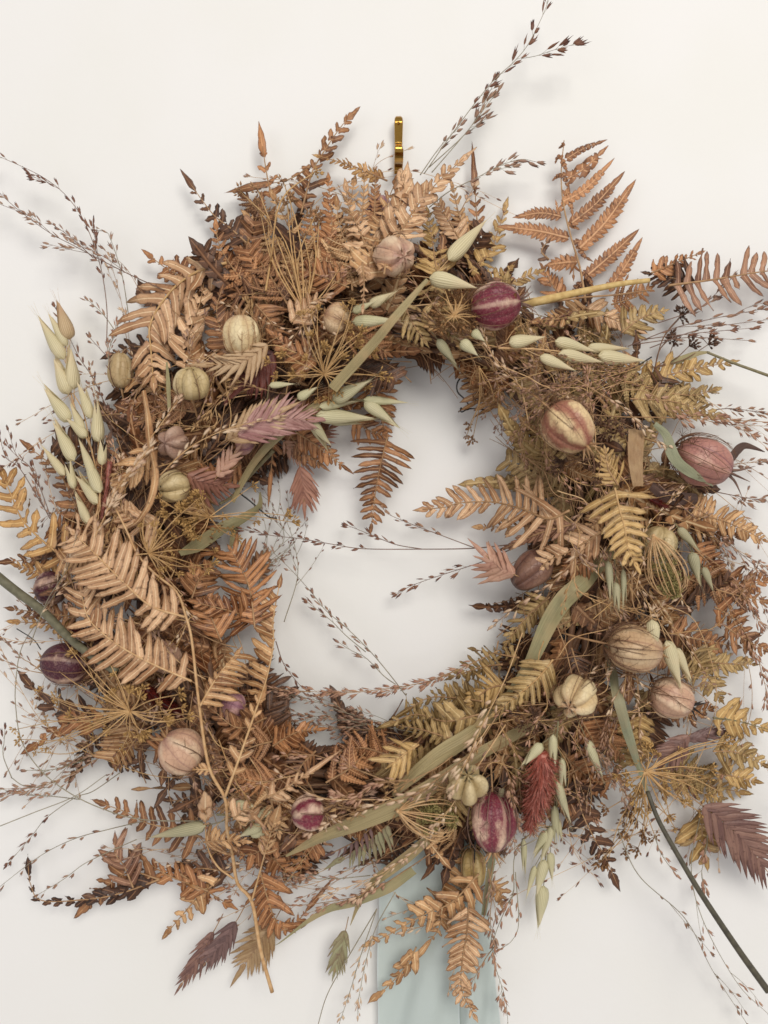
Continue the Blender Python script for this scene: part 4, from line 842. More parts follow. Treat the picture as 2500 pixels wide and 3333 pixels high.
oats('B','1290,1400 1390,1485 70;1360,1340 1430,1400 56','small cupped oat husks left of the level oat row, by the top of the hole','green',dz=50)
oats('B','1150,1390 1275,1565 62','greyish oat husk hanging into the top of the hole','grey',dz=20,name='oat_husk',cat='oat husk')
oats('C','105,1318 300,1295 80;380,1308 605,1368 78;400,1385 655,1432 80;575,1350 825,1352 64;640,1395 890,1437 92;290,1400 490,1485 68','row of fat cream oat husks lying right under the maroon pod','pale',stem='40,1350 300,1360 560,1390',dz=75,toward=.05)
oats('E','520,190 750,68 92;310,180 430,110 58;440,228 665,195 60;420,280 785,300 98;705,185 960,205 58;710,195 922,352 82;385,300 512,490 78;500,315 690,332 50;140,100 285,92 40','fan of pale green oat husks on the upper left rim of the hole','green',stem='150,330 400,290 520,215 700,190',dz=80,toward=.08)
oats('F','700,1150 722,1385 54;745,1280 752,1452 62;790,1200 800,1440 40','thin pale oat husks hanging below the yellow fern','grey',dz=30,stem='740,1100 740,1200 760,1300')
oats('F','1200,1100 1255,1305 70;1120,955 1255,1100 56;1270,1190 1330,1330 50','grey green oat husks running down the right side behind the closed umbel','grey',dz=50,stem='1100,930 1190,1060 1240,1200')
oats('I','962,30 985,238 84','plump pale oat husk in front of the netted tan pod','pale',dz=110,name='oat_husk',cat='oat husk')
oats('I','1050,155 1135,440 92;1105,200 1200,410 62','split pale oat husk with long points right of the netted tan pod','pale',dz=95,name='oat_husk',cat='oat husk')
oats('I','572,755 655,965 76','grey green oat husk below the opened cream pod','green',dz=50,name='oat_husk',cat='oat husk')
oats('I','305,775 190,905 68;370,720 362,935 64;420,860 432,1065 58;395,1000 462,1245 62','green oat husks round the red plume','green',dz=70,stem='400,640 390,800 410,960')
oats('K','1115,40 1130,280 64;1070,190 985,352 62;1100,160 1040,380 62;1060,365 1000,562 78;1090,320 1102,490 54;1000,400 948,585 42;1050,520 1020,775 86;930,240 932,452 48;1135,120 1158,245 40','long tail of pale green oat husks hanging at the bottom, right of the ribbon','green',stem='1130,-60 1120,120 1070,300 1050,520',dz=30,toward=.02)
oats('G','1235,1268 925,1332 82','grey green oat husk pointing left onto the clean fingered fern','grey',dz=60,name='oat_husk',cat='oat husk')
oats('G','1410,1140 1535,1150 60;1570,1265 1430,1335 64;1640,1160 1500,1240 60;1500,1320 1659,1290 60','green oat husks tucked right of the gold stem, lower left','green',dz=40,stem='1300,1200 1450,1210 1600,1230')

# ------------------------------------------------------------ seed pods
pod('C',(25,1095),140,158,(.93,-.12),'maroon','glossy maroon and cream striped pod at the upper right, ringed with spikes',.15,dz=95,horns=1.2,net=12,netcol='brown',hcol='mauve',groove=.07)
pod('F',(462,352),160,172,(.55,.62),'rust','round cream pod streaked with rust red, right of the top of the hole',.25,dz=90,horns=.9,net=10,hcol='tan',groove=.14)
pod('F',(1275,555),148,178,(.9,.42),'rosy','largest pod, dusty pink with a purple top, at the far right',.1,dz=90,horns=1.3,net=16,hcol='mauve',groove=.06)
pod('I',(862,205),150,168,(.95,.15),'tan','big round tan pod wrapped in a fine brown net, right side',.1,dz=80,horns=.5,net=22,groove=.06)
pod('I',(505,495),140,132,(-.35,.25),'cream','cream pod split open like a star, lower right',.85,dz=80,horns=.5,net=14,star=.7,groove=.3,spin=.4)
pod('I',(1085,500),128,134,(.85,.35),'blush','small plain pinkish tan pod with black beaks, right side',.25,dz=55,horns=.9,net=8,hcol='black',groove=.06)
pod('H',(1325,1015),132,118,(0,-.5),'greenp','greenish tan pod with open star top above the maroon bottom pod',.75,dz=100,horns=.7,net=6,star=.8,groove=.3,hcol='olive')
pod('I',(6,1245),142,182,(-.02,.97),'maroon','maroon pod with a cream flame hanging point down at the bottom',.2,dz=95,horns=.9,net=14,netcol='mauve',hcol='ltan' if 0 else 'tan',groove=.1)
pod('H',(370,1190),108,104,(-.9,.1),'maroon','smaller maroon pod with a big cream patch, lower left of the hole',.3,dz=70,horns=.4,net=5,groove=.1,hcol='brown')
pod('G',(1085,820),140,140,(-.62,-.62),'blush','pinkish cream pod with pointed crown at the lower left',.2,dz=60,horns=.9,net=7,hcol='tan',groove=.08)
pod('G',(390,295),128,150,(-.95,-.1),'plum','very dark plum pod with a pale streak at the far left',.1,dz=60,horns=.5,net=5,hcol='tan',groove=.1)
pod('D',(300,1320),110,95,(-.8,.3),'plum','half hidden plum pod among petals above the dark stem, far left',.1,dz=10,horns=.6,net=4,groove=.15)
pod('A',(725,1485),78,112,(0,-1),'olive','papery olive pod, leftmost of the pods at the upper left',.1,dz=35,horns=.5,net=4,groove=.05)
pod('A',(1150,1560),118,108,(0,-.9),'greenp','round yellow olive pod with a notched top, upper left',.35,dz=85,horns=.3,net=5,star=.6,groove=.15,hcol='brown')
pod('A',(1450,1275),116,128,(-.05,-1),'cream','papery cream pod with feathery crown, above the notched olive pod',.1,dz=70,horns=1.2,net=12,netcol='tan',groove=.08)
pod('B',(540,1265),98,80,(-.8,-.3),'tan','tan pod with faint brown stripes above the golden umbel, top left of the hole',.2,dz=40,horns=.5,net=5,groove=.05)
pod('D',(1035,445),100,95,(-.15,.05),'pinkb','brownish pod seen end on, its tip a five pointed star, upper left',1.25,dz=70,horns=.15,net=4,star=.35,groove=.22,hcol='tan')
pod('D',(1040,710),112,100,(-.6,.2),'greenp','pale olive pod with a dark split, below the star tipped pod at the left',.5,dz=40,horns=.4,net=5,star=.7,groove=.2)
pod('B',(895,890),130,130,(.15,.1),'blush','large blurred pinkish pod with star tip at the top centre',1.0,dz=110,horns=.4,net=10,star=.4,groove=.14,hcol='brown')
pod('B',(800,600),80,76,(0,-1),'mauve','dusty mauve pod half hidden behind the top ferns',0,dz=-40,horns=.2,net=0,groove=.05)
pod('G',(1400,550),86,76,(.8,.1),'mauve','small mauve pod behind the gold bracken, lower left',.3,dz=0,horns=.3,net=3,groove=.08)
pod('G',(985,250),110,95,(.4,-.6),'blush','cream pod veiled by the bracken fingers, left side',.3,dz=-60,horns=.4,net=4,groove=.1)
pod('K',(625,420),85,125,(.1,1),'gold','long golden brown pod hanging beside the ribbon under the maroon pod',.05,dz=40,horns=.3,net=6,netcol='tan',groove=.18)
pod('F',(240,1210),118,150,(-.7,.6),'brown','dark brown leathery bud at the right edge of the hole',.1,dz=10,horns=.0,net=0,groove=.2)
pod('F',(1010,1040),110,100,(.2,-.9),'greenp','pale green pod behind the closed umbel, right side',.1,dz=15,horns=.4,net=10,netcol='olive',groove=.08)
pod('E',(0,435),90,60,(.9,.2),'mauve','dull mauve pod under the pink sea oat at the upper left of the hole',.1,dz=10,horns=.3,net=0,groove=.1)

# ------------------------------------------------------------ sea oat spikelets
chas('D','1370,420 1560,310 1690,250',190,9,'cream','cream pink flat grass spikelet, left half of the big one at the upper left rim',dz=95,ang=40,lw=.26)
chas('E','-40,400 180,310 415,305',210,15,'pink','big dusty pink flat grass spikelet with spread bracts, upper left rim of the hole',dz=105,ang=38,lw=.24)
chas('E','330,592 345,700 350,800',170,8,'rose','rosy brown flat spikelet hanging point down at the upper left of the hole',d=(110,90),ang=34,lw=.24)
chas('E','1605,1232 1510,1185 1440,1120',210,6,'blush','blush coloured flat spikelet with three points at the right edge of the hole',dz=110,ang=40,lw=.3)
chas('J','358,800 260,970 150,1140',120,8,'mauve','slim grey mauve spikelet hanging at the bottom left, leftmost of the pair',d=(110,90),ang=24,lw=.22)
chas('J','492,740 400,880 290,1010',140,9,'purple','dull purple spikelet hanging at the bottom left, right one of the pair',d=(130,100),ang=28,lw=.24)
chas('J','715,745 620,880 530,1020',220,10,'tan','broad tan and mauve spikelet crossed by the gold stem end at the bottom',d=(70,60),ang=42,lw=.22)
chas('J','1150,792 1120,900 1085,1040',120,7,'green','small green tan spikelet hanging alone left of the ribbon',d=(100,80),ang=26,lw=.24)
chas('J','1400,160 1280,260 1110,370',230,10,'green','green and mauve spikelet with long drooping bracts under the diagonal strap',dz=10,ang=55,side='l',lw=.24)
chas('J','1300,180 1200,260 1060,330',150,7,'purple','purple spikelet tucked above the drooping green and mauve one',dz=0,ang=50,side='l',lw=.24)
chas('I','1270,1150 1400,1250 1520,1370 1700,1600',280,18,'mauve','long mauve brown spikelet at the lower right corner running off the picture',d=(160,130),ang=42,lw=.2)
chas('I','1180,730 1110,800 1050,870',180,8,'mauve','mauve brown spikelet left of the yellow olive fern, lower right',dz=40,ang=40,lw=.28)
chas('I','1160,750 1300,720 1420,705',90,8,'purple','dark slim spikelet pointing right, lower right',dz=20,ang=24,lw=.3)
chas('D','1130,640 1250,690 1370,700',190,8,'rose','rosy brown spikelet pointing right at the inner left rim of the hole',dz=50,ang=42,lw=.26)
chas('D','1300,650 1350,580 1420,490',120,4,'blush','orange tan spray of three bracts above the rosy one, inner left',dz=60,ang=35,lw=.36)
chas('A','1600,1330 1450,1440 1240,1450',180,9,'cream','cream tan spikelet spread under the papery cream pod',dz=80,ang=42,lw=.22)
chas('A','1640,1380 1560,1470 1470,1560',240,11,'red','dark red brown spikelet beside the cream pod at the upper left',dz=20,ang=50,lw=.22)
chas('E','330,440 420,400 520,350',150,8,'rose','rosy brown spikelet behind the lowest green oat husk',dz=10,ang=42,lw=.24)
chas('E','230,440 290,500 370,590',120,7,'blush','pale blush spikelet behind the russet fern tips, upper left of the hole',dz=10,ang=36,lw=.24)

# ------------------------------------------------------------ umbels
umbel('B',(470,1600),'390,1240 430,1215 400,1380 600,1215 640,1180 620,1310 605,1340 665,1400 690,1350 655,1440 610,1400 330,1250 240,1480 150,1530 190,1610 750,1480 800,1600 850,1620 720,1680 560,1700','golden rayed umbel on the upper left rim of the hole',hs=30,dz=100,bulge=.2,extra=12,rad=(90,200))
umbel('G',(780,580),'460,235 375,140 510,270 310,310 240,460 330,500 345,520 420,605 275,635 95,690 120,750 215,825 260,780 290,800 370,765 690,370 640,260 850,450 1070,480 1085,560 1120,620 1000,640 730,800 830,720 560,740 600,640 690,470','wide golden umbel with long bare rays at the lower left',hs=30,dz=110,bulge=.15,extra=10,rad=(90,260))
umbel('D',(890,1110),'1050,940 1030,1010 1215,760 1140,765 980,830 900,790 850,950 1285,1090 1270,1170 1240,1200 1060,1230 1000,1180 960,1240 1150,1200 1110,990 940,880 780,1150','pale gold umbel fanning right, left rim of the hole',hs=26,dz=110,bulge=.18,extra=8,rad=(80,190),arc=(-60,120))
umbel('D',(1255,890),'1010,870 1090,905 1120,900 1140,920 960,780 1200,770 1130,830 1190,900 1510,705 1380,960 1300,960 1530,915 1430,1020 1340,890 1710,880 1750,920 1100,850 1150,940','gold umbel facing right into the hole, right of the fanning one',hs=32,dz=110,bulge=.12,extra=8,rad=(60,200),arc=(100,260))
umbel('B',(350,1240),'230,455 75,500 185,575 130,650 250,580 385,655 440,690 350,775 560,970 320,990 240,1010 90,640 60,590 -25,510 270,560 420,640','tall golden seed stalks fanning up at the upper left',hs=34,dz=60,bulge=.08,sr=2.4,main='380,1420 350,1240',col='tan')
umbel('B',(150,920),'415,385','single golden seed head on a long curved stalk near the top',hs=36,dz=70,bulge=.3,sr=3,main='120,1100 150,920')
umbel('E',(1400,-10),'1345,110 1375,170 1470,125 1345,335 1325,400 1362,420 1440,100 1495,205 1390,60','golden seed heads hanging into the top right of the hole',hs=30,dz=60,bulge=.05,col='brown',tdz=-50)
umbel('B',(1250,1250),'1180,1200 1165,1240 1250,1140 1330,1100 1175,1020 1300,1180 1400,1175 1150,1120 1290,1080 1370,1250 1210,1160 1440,1250 1230,1300 1350,1300 1340,1150 1180,1270','fuzzy brown umbel between the fat oat husk and the maroon pod',hs=34,dz=70,bulge=.25,col='brown',extra=10,rad=(30,120))
umbel('C',(980,1470),'1140,1150 1055,1300 1090,1330 1185,1340 1300,1330 1130,1170 1075,1290','dark dried umbel heads on thin stalks at the upper right edge',hs=42,dz=60,bulge=.05,col='dark',stem='brown',sr=2,tdz=-40)
umbel('I',(925,940),'1400,740 1430,760 1385,780 1300,980 1310,930 1255,965 1360,1060 1150,1110 1245,1180 1100,1280 955,1165 860,1100 800,1050 1015,1055 1065,1200 830,960 1180,1000 1000,860 1120,820 900,1160 1280,1080 820,1000 760,960','golden umbel with stiff rays at the lower right',hs=30,dz=80,bulge=.1,sr=2.2,extra=10,rad=(60,180))
umbel('I',(900,1010),'800,1415 880,1400 790,1240 795,1290 905,1290 915,1330 980,1330 830,1150 820,1170 700,1165 660,1480 690,1430 700,1470 850,1150 940,1150 1010,1050 1060,1210 870,1230','brown knobbly seed heads hanging at the lower right',hs=38,dz=30,bulge=.05,col='brown',sr=2,tdz=-30)
umbel('I',(215,640),'180,600 250,610 215,680 190,660 260,660 240,600','small dark bristly seed head left of the opened cream pod',hs=42,dz=60,col='dark',stem='brown')
umbel('F',(700,350),'650,340 690,310 740,340 680,380 720,380 760,370 700,345','dark domed seed head beside the rust streaked pod',hs=40,dz=80,col='dark',stem='brown',bulge=.5)
umbel('F',(610,540),'590,480 570,500 620,560 400,620 430,590 640,620 620,650 440,560','dark brown seed heads below the rust streaked pod',hs=36,dz=50,col='dark',stem='brown')
def nest(tile, hub, end, w, label, n=20, col='green', dz=110):
    k = TILES[tile][2]; x, y = px(tile,*hub); x2, y2 = px(tile,*end); o = P(x,y,surf(x,y)+dz); e = P(x2,y2,surf(x2,y2)+dz-30); rt = root('umbel_seed_head',o,label,'umbel seed head'); ax = nz(e-o); L = np.linalg.norm(e-o); s = nz(np.cross(ax,CAMD)); f = np.cross(s,ax); R = w*k*U*.5
    m = MB(); spindle(m,o-ax*4*U,o+ax*8*U,6*U,8); m.build('hub',sm('straw'),rt,origin=o); fl = florets(col)
    for q in range(n):
        a = 2*math.pi*q/n+rng.uniform(-.1,.1); r = R*rng.uniform(.75,1.1); dr = s*math.cos(a)+f*math.sin(a)
        pts = spline([o,o+ax*L*.25+dr*r*.62,o+ax*L*.6+dr*r,o+ax*L*.88+dr*r*.8,o+ax*L+dr*r*.25],16); m = MB(); tube(m,pts,1.7*U,1.2*U,5); ray = m.build('ray',sm('straw'),rt,origin=o)
        place(fl[q%3],'floret',ray,pts[-1],-dr-ax*.3,24*U,24*U)
        for z in range(2): place(fl[(q+z)%3],'floret',ray,o+ax*L*rng.uniform(.45,.95)+dr*r*rng.uniform(.1,.7),nz(rng.normal(size=3)),20*U,20*U)
    return rt
nest('F',(970,1000),(1100,1350),200,'closed green umbel curled like a bird nest, hanging at the right side')
nest('H',(910,1180),(1240,1220),260,'closed green brown umbel like a nest under the diagonal straps at the bottom',n=24,dz=70)

# ------------------------------------------------------------ red plumes
plume('I','300,830 300,1000 250,1180 220,1290',205,'red','fuzzy red plume hanging at the lower right between green oat husks',n=1100,dz=75)
plume('D','660,560 640,720 610,900',90,'coral','coral red plume behind the pale oats at the left',n=300,dz=25)
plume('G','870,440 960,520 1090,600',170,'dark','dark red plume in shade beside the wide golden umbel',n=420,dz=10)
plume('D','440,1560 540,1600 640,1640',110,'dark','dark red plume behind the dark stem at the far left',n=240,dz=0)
plume('F','950,780 1020,820 1060,830',80,'dark','small dark red plume right of the yellow fern',n=180,dz=20)

# ------------------------------------------------------------ straps, blades, stems, wires
G1 = strapmat('strap_olive','#8f8763','#a39a72','#b09a72'); G2 = strapmat('strap_grey_green','#85876c','#9c9c7e','#a09070'); G3 = strapmat('strap_straw','#b3a277','#8c7d58','#bd9f74'); G4 = strapmat('strap_tan','#a5835d','#8c6b4a','#b59870'); G5 = strapmat('strap_brown','#5d463d','#49352f','#6b5145')
blade('leaf_strap','F','760,1060,120 640,1180,200 555,1280,260 430,1400,285 330,1560,270 220,1780,250 90,1960,240 30,2040,235',[45,70,104,118,104,74,38,4],G1,'wide olive green leaf strap slanting down left at the right of the hole','leaf strap',roll=[30,20,5,-12,0,25,38,45])
blade('leaf_strap','H','1750,420,120 1500,600,200 1350,730,290 1150,850,310 990,980,300 880,1085,250',[45,80,92,98,76,26],G3,'broad grey olive strap, upper of the two crossing the bottom of the wreath','leaf strap',fold=.45,roll=[20,0,-10,10,20,35])
blade('leaf_strap','H','1900,520,110 1680,680,190 1450,820,240 1250,950,280 1050,1080,300 900,1160,300 640,1270,290 420,1360,270 240,1450,230',[50,60,72,80,92,100,95,66,10],G3,'long straw coloured strap, lower of the two crossing the bottom of the wreath','leaf strap',fold=.45,roll=[10,25,0,-15,0,12,5,-15,20])
blade('leaf_strap','B','1090,1030 900,1250 760,1420 560,1640 520,1690',[20,42,52,58,60],G3,'narrow pale strap slanting from the top centre to the upper left rim of the hole','leaf strap',dz=130)
blade('leaf_strap','E','440,210 330,290 200,400 90,510 0,640 -80,800',[50,55,50,46,40,26],G3,'lower run of the pale olive strap beside the pink spikelet','leaf strap',dz=60)
blade('leaf_strap','F','872,365 868,450 866,560 880,705',[96,92,80,60],G4,'short upright tan strap right of the rust streaked pod','leaf strap',dz=60,fold=.1)
blade('leaf_strap','F','980,330 1050,400 1120,560 1330,705',[30,70,60,6],G2,'dark grey green blade crossing in front of the largest pod','leaf blade',dz=110)
blade('leaf_strap','I','700,180,120 735,360,240 768,520 830,740 900,960 940,1080',[40,58,64,58,38,22],G2,'long grey green strap running down from the netted tan pod','leaf strap',dz=85,fold=.4)
stemobj('I','935,1060 1000,1230 1110,1430 1260,1680 1480,2010 1660,2260',12,19,sm('dark'),'thick dark olive stem running off at the lower right corner',d=(230,330))
stemobj('D','-60,1210 90,1330 250,1450 400,1600 520,1700 700,1820',27,20,stemmat('stem_greyolive','#77725c','#57533f'),'thick grey olive stem coming in from the left edge',dz=90)
stemobj('C','190,1088,215 300,1066,240 450,1032 600,1000 780,965 945,945',26,14,stemmat('straw_stalk','#d9bd80','#b3925a'),'thick golden straw running right from the maroon pod',d=(240,150),name='straw_stalk',cat='straw')
stemobj('C','300,1085 520,1050 760,1030 960,1000',7,4,sm('tan'),'thin tan stalk alongside the thick golden straw',d=(225,150))
blade('leaf_strap','J','1560,430 1400,540 1210,620 1050,665 920,740 760,862 725,880',[60,70,60,50,34,14,3],G1,'thin olive blade pointing down left at the bottom of the wreath','leaf blade',d=(170,80))
blade('leaf_strap','J','1640,250 1500,370 1330,500 1230,640 1180,760',[60,70,64,34,4],G3,'straw olive blade hanging over the pale wall left of the ribbon','leaf blade',d=(190,110))
blade('leaf_strap','D','1080,1110 1200,1050 1330,960 1450,905 1555,830 1562,740',[30,80,78,66,44,6],G4 if 0 else G1,'twisted olive blade poking into the left of the hole','leaf blade',dz=20,roll=[0,20,10,30,50,70])
blade('leaf_strap','D','1420,920 1400,1000 1380,1080',[50,40,20],G1,'small folded olive blade hanging below the twisted one','leaf blade',dz=-10)
stemobj('D','1640,490 1500,640 1400,760 1320,810',13,8,sm('olive'),'slender olive stem crossing the upper left of the hole',dz=30)
blade('leaf_strap','C','1030,1445 1130,1420 1230,1385 1310,1375',[16,44,36,10],G1,'small olive blade at the upper right edge','leaf blade',d=(140,110))
stemobj('C','1290,1375 1450,1440 1560,1480 1700,1530',7,9,sm('olive'),'olive stem running off the right edge',d=(110,120))
blade('leaf_strap','F','1445,540 1480,490 1530,462 1640,500',[60,56,30,4],G5,'blackish curled leaf poking right of the largest pod','leaf blade',d=(150,110),roll=[30,10,0,40])
blade('leaf_strap','F','960,700 1060,770 1240,780',[50,84,60],G5,'dark brown leaf piece under the largest pod','leaf blade',dz=10)
blade('leaf_strap','D','860,130 885,300 900,470 930,640 900,790 830,910 760,960',[26,40,52,44,46,40,8],fm('tan'),'long twisted brown leaf ribbon hanging at the left','leaf blade',dz=110,roll=[0,40,10,55,10,30,0])
blade('leaf_strap','D','1000,-40 1008,80 1015,240',[10,26,18],G1,'thin upright olive blade between the two olive pods','leaf blade',dz=60)
blade('leaf_strap','K','800,-60 770,150 735,400 690,700',[30,48,46,30],G2,'pale grey green stalk strap hanging at the right edge of the ribbon','leaf strap',dz=50)
for i,(s,l) in enumerate((('770,200 735,450 690,720','bristly tan stalk hanging beside the grey green stalk strap'),('640,250 625,500 600,790','thin black twig hanging over the ribbon'))):
    stemobj('K',s,4,3,sm('tan' if i==0 else 'black'),l,dz=60)
stemobj('E','1295,45 1268,90 1272,140 1310,180 1335,215 1335,245 1300,240 1290,235 1295,260 1345,240 1440,247',4.5,4,sm('black'),'looped black wire poking into the top right of the hole',d=(70,60),name='florist_wire',cat='wire',m=90)
stemobj('E','-60,730 20,790 90,850 140,890 188,898',4.5,4.5,sm('black'),'straight black wire end poking into the left of the hole',d=(80,60),name='florist_wire',cat='wire')
stemobj('C','720,1520 850,1470 960,1405',4,4,sm('black'),'short black wire right of the oat husk row',d=(190,150),name='florist_wire',cat='wire')
stemobj('G','100,85 200,150 245,210',3,3,sm('black'),'short dark twig above the plum pod',d=(100,120))

# ------------------------------------------------------------ grasses
g_ = grass
g_('L','190,1340 430,1000 700,650 880,480 1000,330 1130,60 1150,-60',20,'tallest dark seeded grass spray shooting up past the top right','dark','grey',.36,80,brs=['940,452 1060,430 1170,392 1355,340'],d=(110,150),lax=1.1)
g_('L','250,1330 500,1040 640,860 760,700',10,'short seeded grass stalk beside the tallest spray','tan','grey',.45,80,br=2,d=(110,130))
g_('L','160,1350 300,1150 400,1040 470,970',6,'thin grass stalk with four seeds left of the tallest spray','tan','grey',.4,78,d=(100,110))
g_('L','230,1290 500,1040 620,860 740,620',8,'dark tipped grass stalk running along the tallest spray','mauve','grey',.5,80,d=(100,110))
g_('L','230,1600 380,1480 600,1370 750,1290 930,1230 1060,1250',14,'tan grass spray bending right, above the upper right gap','tan','grey',.4,78,br=1,d=(120,110))
g_('L','450,1670 520,1540 585,1430',5,'small blurred grass sprig in the upper right gap','pale','tan',.3,60,d=(160,150))
g_('A','990,1005 800,920 620,830 450,740 300,660 120,530 0,425 -60,380',24,'dense brown grass spray reaching left at the upper left','tan','mauve',.15,44,br=4,d=(150,90),blen=.35)
g_('A','640,1320 640,1100 600,850 510,600 400,440 280,340 150,270 -20,195',26,'dark grass spray arching to the upper left corner','dark','mauve',.25,46,br=2,d=(130,90),blen=.2)
g_('A','780,1220 740,950 700,800 660,690 640,655 580,645',9,'thin grass stalk hooking left at its tip, upper left','tan','grey',.3,40,d=(110,80))
g_('A','560,810 430,690 310,605',10,'short side grass above the dense brown spray','tan','mauve',.2,40,d=(100,90))
g_('A','720,1500 640,1400 540,1290',5,'little dark grass sprig left of the olive pod','mauve','mauve',.4,44,d=(110,80))
g_('A','700,1260 620,1150 530,1065',6,'little tan grass sprig above the olive pod','tan','grey',.4,44,d=(110,80))
g_('A','670,1540 650,1400 690,1250 730,1180',16,'upright pinkish grass spray above the olive pod','pink','grey',.1,34,br=4,d=(120,100))
g_('D','690,330 620,190 560,60 480,-60 420,-180 330,-370',22,'dark grass spray running behind the pale oats','dark','mauve',.1,42,d=(100,90))
g_('D','330,960 200,620 100,520 50,370',12,'dark grass spray left of the pale oats','dark','mauve',.3,40,br=2,d=(110,80))
g_('D','260,830 120,600 30,520 -20,300',9,'dark grass spray at the left edge','dark','mauve',.4,42,d=(110,80))
g_('D','300,900 230,760 200,620',14,'short bushy grass sprig behind the golden far left fern','pink','mauve',.1,34,br=3,d=(110,90))
g_('D','570,1010 640,860 700,720 800,600 900,470',26,'pale pink grass spray curving up over the left leaves','pale','straw',.05,52,br=2,dz=120,blen=.2,spread=.15)
g_('D','960,640 1080,520 1210,430 1400,350 1640,300',24,'pale grass spray slanting right toward the pink spikelet','pale','straw',.05,50,dz=120)
g_('D','900,420 990,300 1070,185',10,'pale grass spray rising past the star tipped pod','pale','straw',.1,46,dz=110)
g_('D','180,1659 280,1400 400,1200 460,1000',14,'pale grey grass spray over the plum petals at the far left','pale','grey',.1,46,br=2,dz=110)
g_('E','1640,1050 1360,1078 1050,1083 700,1080 500,1050 330,1020 150,1000 -20,960',24,'long dark grass stalk crossing the whole hole from right to left','dark','mauve',.55,46,d=(150,90),dz=0,sr=1.8)
g_('E','1060,1083 900,1055 760,1000 615,942',12,'dark grass branch pointing left in the middle of the hole','dark','mauve',.3,48,d=(105,80))
g_('E','1380,1078 1200,1010 1000,935 860,875 822,835',15,'brown grass branch pointing up to the hanging fern tip','mauve','mauve',.3,44,d=(110,90))
g_('E','1600,1080 1430,1155 1200,1230 1000,1300 910,1352',15,'dark grass stalk pointing down left in the right of the hole','dark','mauve',.38,48,d=(140,70))
g_('E','960,1960 860,1830 750,1700 610,1560 480,1450 400,1350 280,1215 130,1070',24,'long brown grass stalk slanting up left across the lower hole','tan','grey',.2,46,d=(150,80))
g_('H','900,420 830,370 720,260 640,220 560,170',9,'short grass branch with plump seeds in the lower hole','tan','grey',.25,50,d=(100,80))
g_('E','720,1700 600,1600 510,1510 370,1400',8,'grass branch with dark tips in the left of the lower hole','dark','grey',.35,48,d=(100,80))
g_('H','1520,215 1300,320 1100,400 850,445 600,470 350,460 100,440',46,'dense pinkish grass spray lying across the lower hole','pink','tan',.1,46,br=4,dz=10,d=(180,100),blen=.2,spread=.15)
g_('H','1280,745 900,665 600,590 400,510 160,470',28,'grass plume fanning left over the bottom of the hole, upper','tan','grey',.35,42,br=5,d=(150,80))
g_('H','1200,740 800,670 500,620 200,590',26,'grass plume fanning left over the bottom of the hole, middle','mauve','grey',.35,42,br=5,d=(140,70))
g_('H','1150,760 800,700 480,680 260,640',20,'grass plume fanning left over the bottom of the hole, lower','tan','tan',.35,40,br=4,d=(130,60))
g_('H','180,160 230,300 330,430 360,450',7,'short dark grass sprig at the lower left of the hole','dark','mauve',.2,46,d=(110,80))
g_('H','1660,110 1560,380 1430,640 1340,850 1240,1060',20,'pale blurred grass stalk with cream seeds before the green pod','pale','straw',.4,56,dz=150)
g_('H','1420,780 1200,950 1000,1080 760,1150 560,1220 380,1310',26,'pale pink grass spray along the diagonal straps','pale','tan',.1,56,dz=115)
g_('H','1560,660 1400,900 1200,1200 1060,1380 800,1560 480,1680',38,'pale grass spray slanting down to the bottom centre','pale','straw',.2,54,br=2,dz=100,spread=.1)
g_('H','980,990 780,1020 640,1100 540,1070',16,'bushy pink grass sprig in front of the dark bottom leaves','pink','tan',.1,48,br=3,dz=90)
g_('H','900,1020 500,870 350,840 200,850',14,'pinkish grass spray over the rust leaves, bottom left of the hole','pink','tan',.2,44,br=2,dz=90)
g_('H','860,1110 600,1110 420,1090 200,950',10,'thin pale grass stalk arching over the maroon and cream pod','pale','straw',.3,42,dz=90)
g_('J','1659,330 1450,470 1300,560 1100,610 800,640 600,580',30,'pink seeded grass spray over the bottom edge','pink','tan',.25,46,br=3,d=(190,100))
g_('J','1300,460 1080,480 850,470 700,400',16,'thin pink grass spray near the bottom edge','pink','grey',.3,42,br=2,d=(120,80))
g_('J','1340,660 1240,950 1180,1150 1110,1360',20,'seeded grass stalk hanging down at the bottom, left of the ribbon','pale','grey',.3,44,d=(130,90))
g_('J','1450,560 1340,760 1280,950 1230,1200 1225,1300',16,'seeded grass stalk hanging over the left edge of the ribbon','pale','grey',.35,42,d=(140,100))
stemobj('J','1340,660 1150,980 1040,1180 980,1380',3.5,2.6,sm('grey'),'bare thin stem hanging down left of the ribbon',d=(130,80))
g_('K','1010,240 880,330 870,560 830,640 750,850 760,1000 820,1200 840,1400',24,'pinkish grass spray hanging along the right edge of the ribbon','pink','grey',.2,48,d=(190,100),br=3,blen=.12)
g_('K','880,440 900,740 860,850 790,900',8,'thin looping grass stalk right of the ribbon','pink','grey',.3,42,d=(150,100))
g_('K','760,880 700,960 620,1100',6,'small grass branch lying over the ribbon','pink','tan',.2,50,d=(120,100))
g_('K','690,380 560,600 380,740 200,800',18,'pale grass spray over the fern in front of the ribbon','pale','tan',.2,44,dz=60)
g_('K','720,420 740,560 730,700 740,870',18,'bushy tan grass spray hanging beside the grey green strap','tan','tan',.05,44,br=4,d=(200,130))
g_('K','640,600 590,850 500,1060 480,1160',8,'thin grass stalk with dark seeds over the middle of the ribbon','pale','straw',.2,40,d=(190,130))
g_('G','830,770 600,860 420,960 250,1030 -10,1050',26,'grass spray spreading left below the dark fern, lower left','tan','tan',.1,46,br=4,d=(140,80))
g_('G','640,790 480,880 320,930 155,935',12,'short grass spray with olive seeds below the plum pod','tan','olive',.2,44,br=2,d=(120,80))
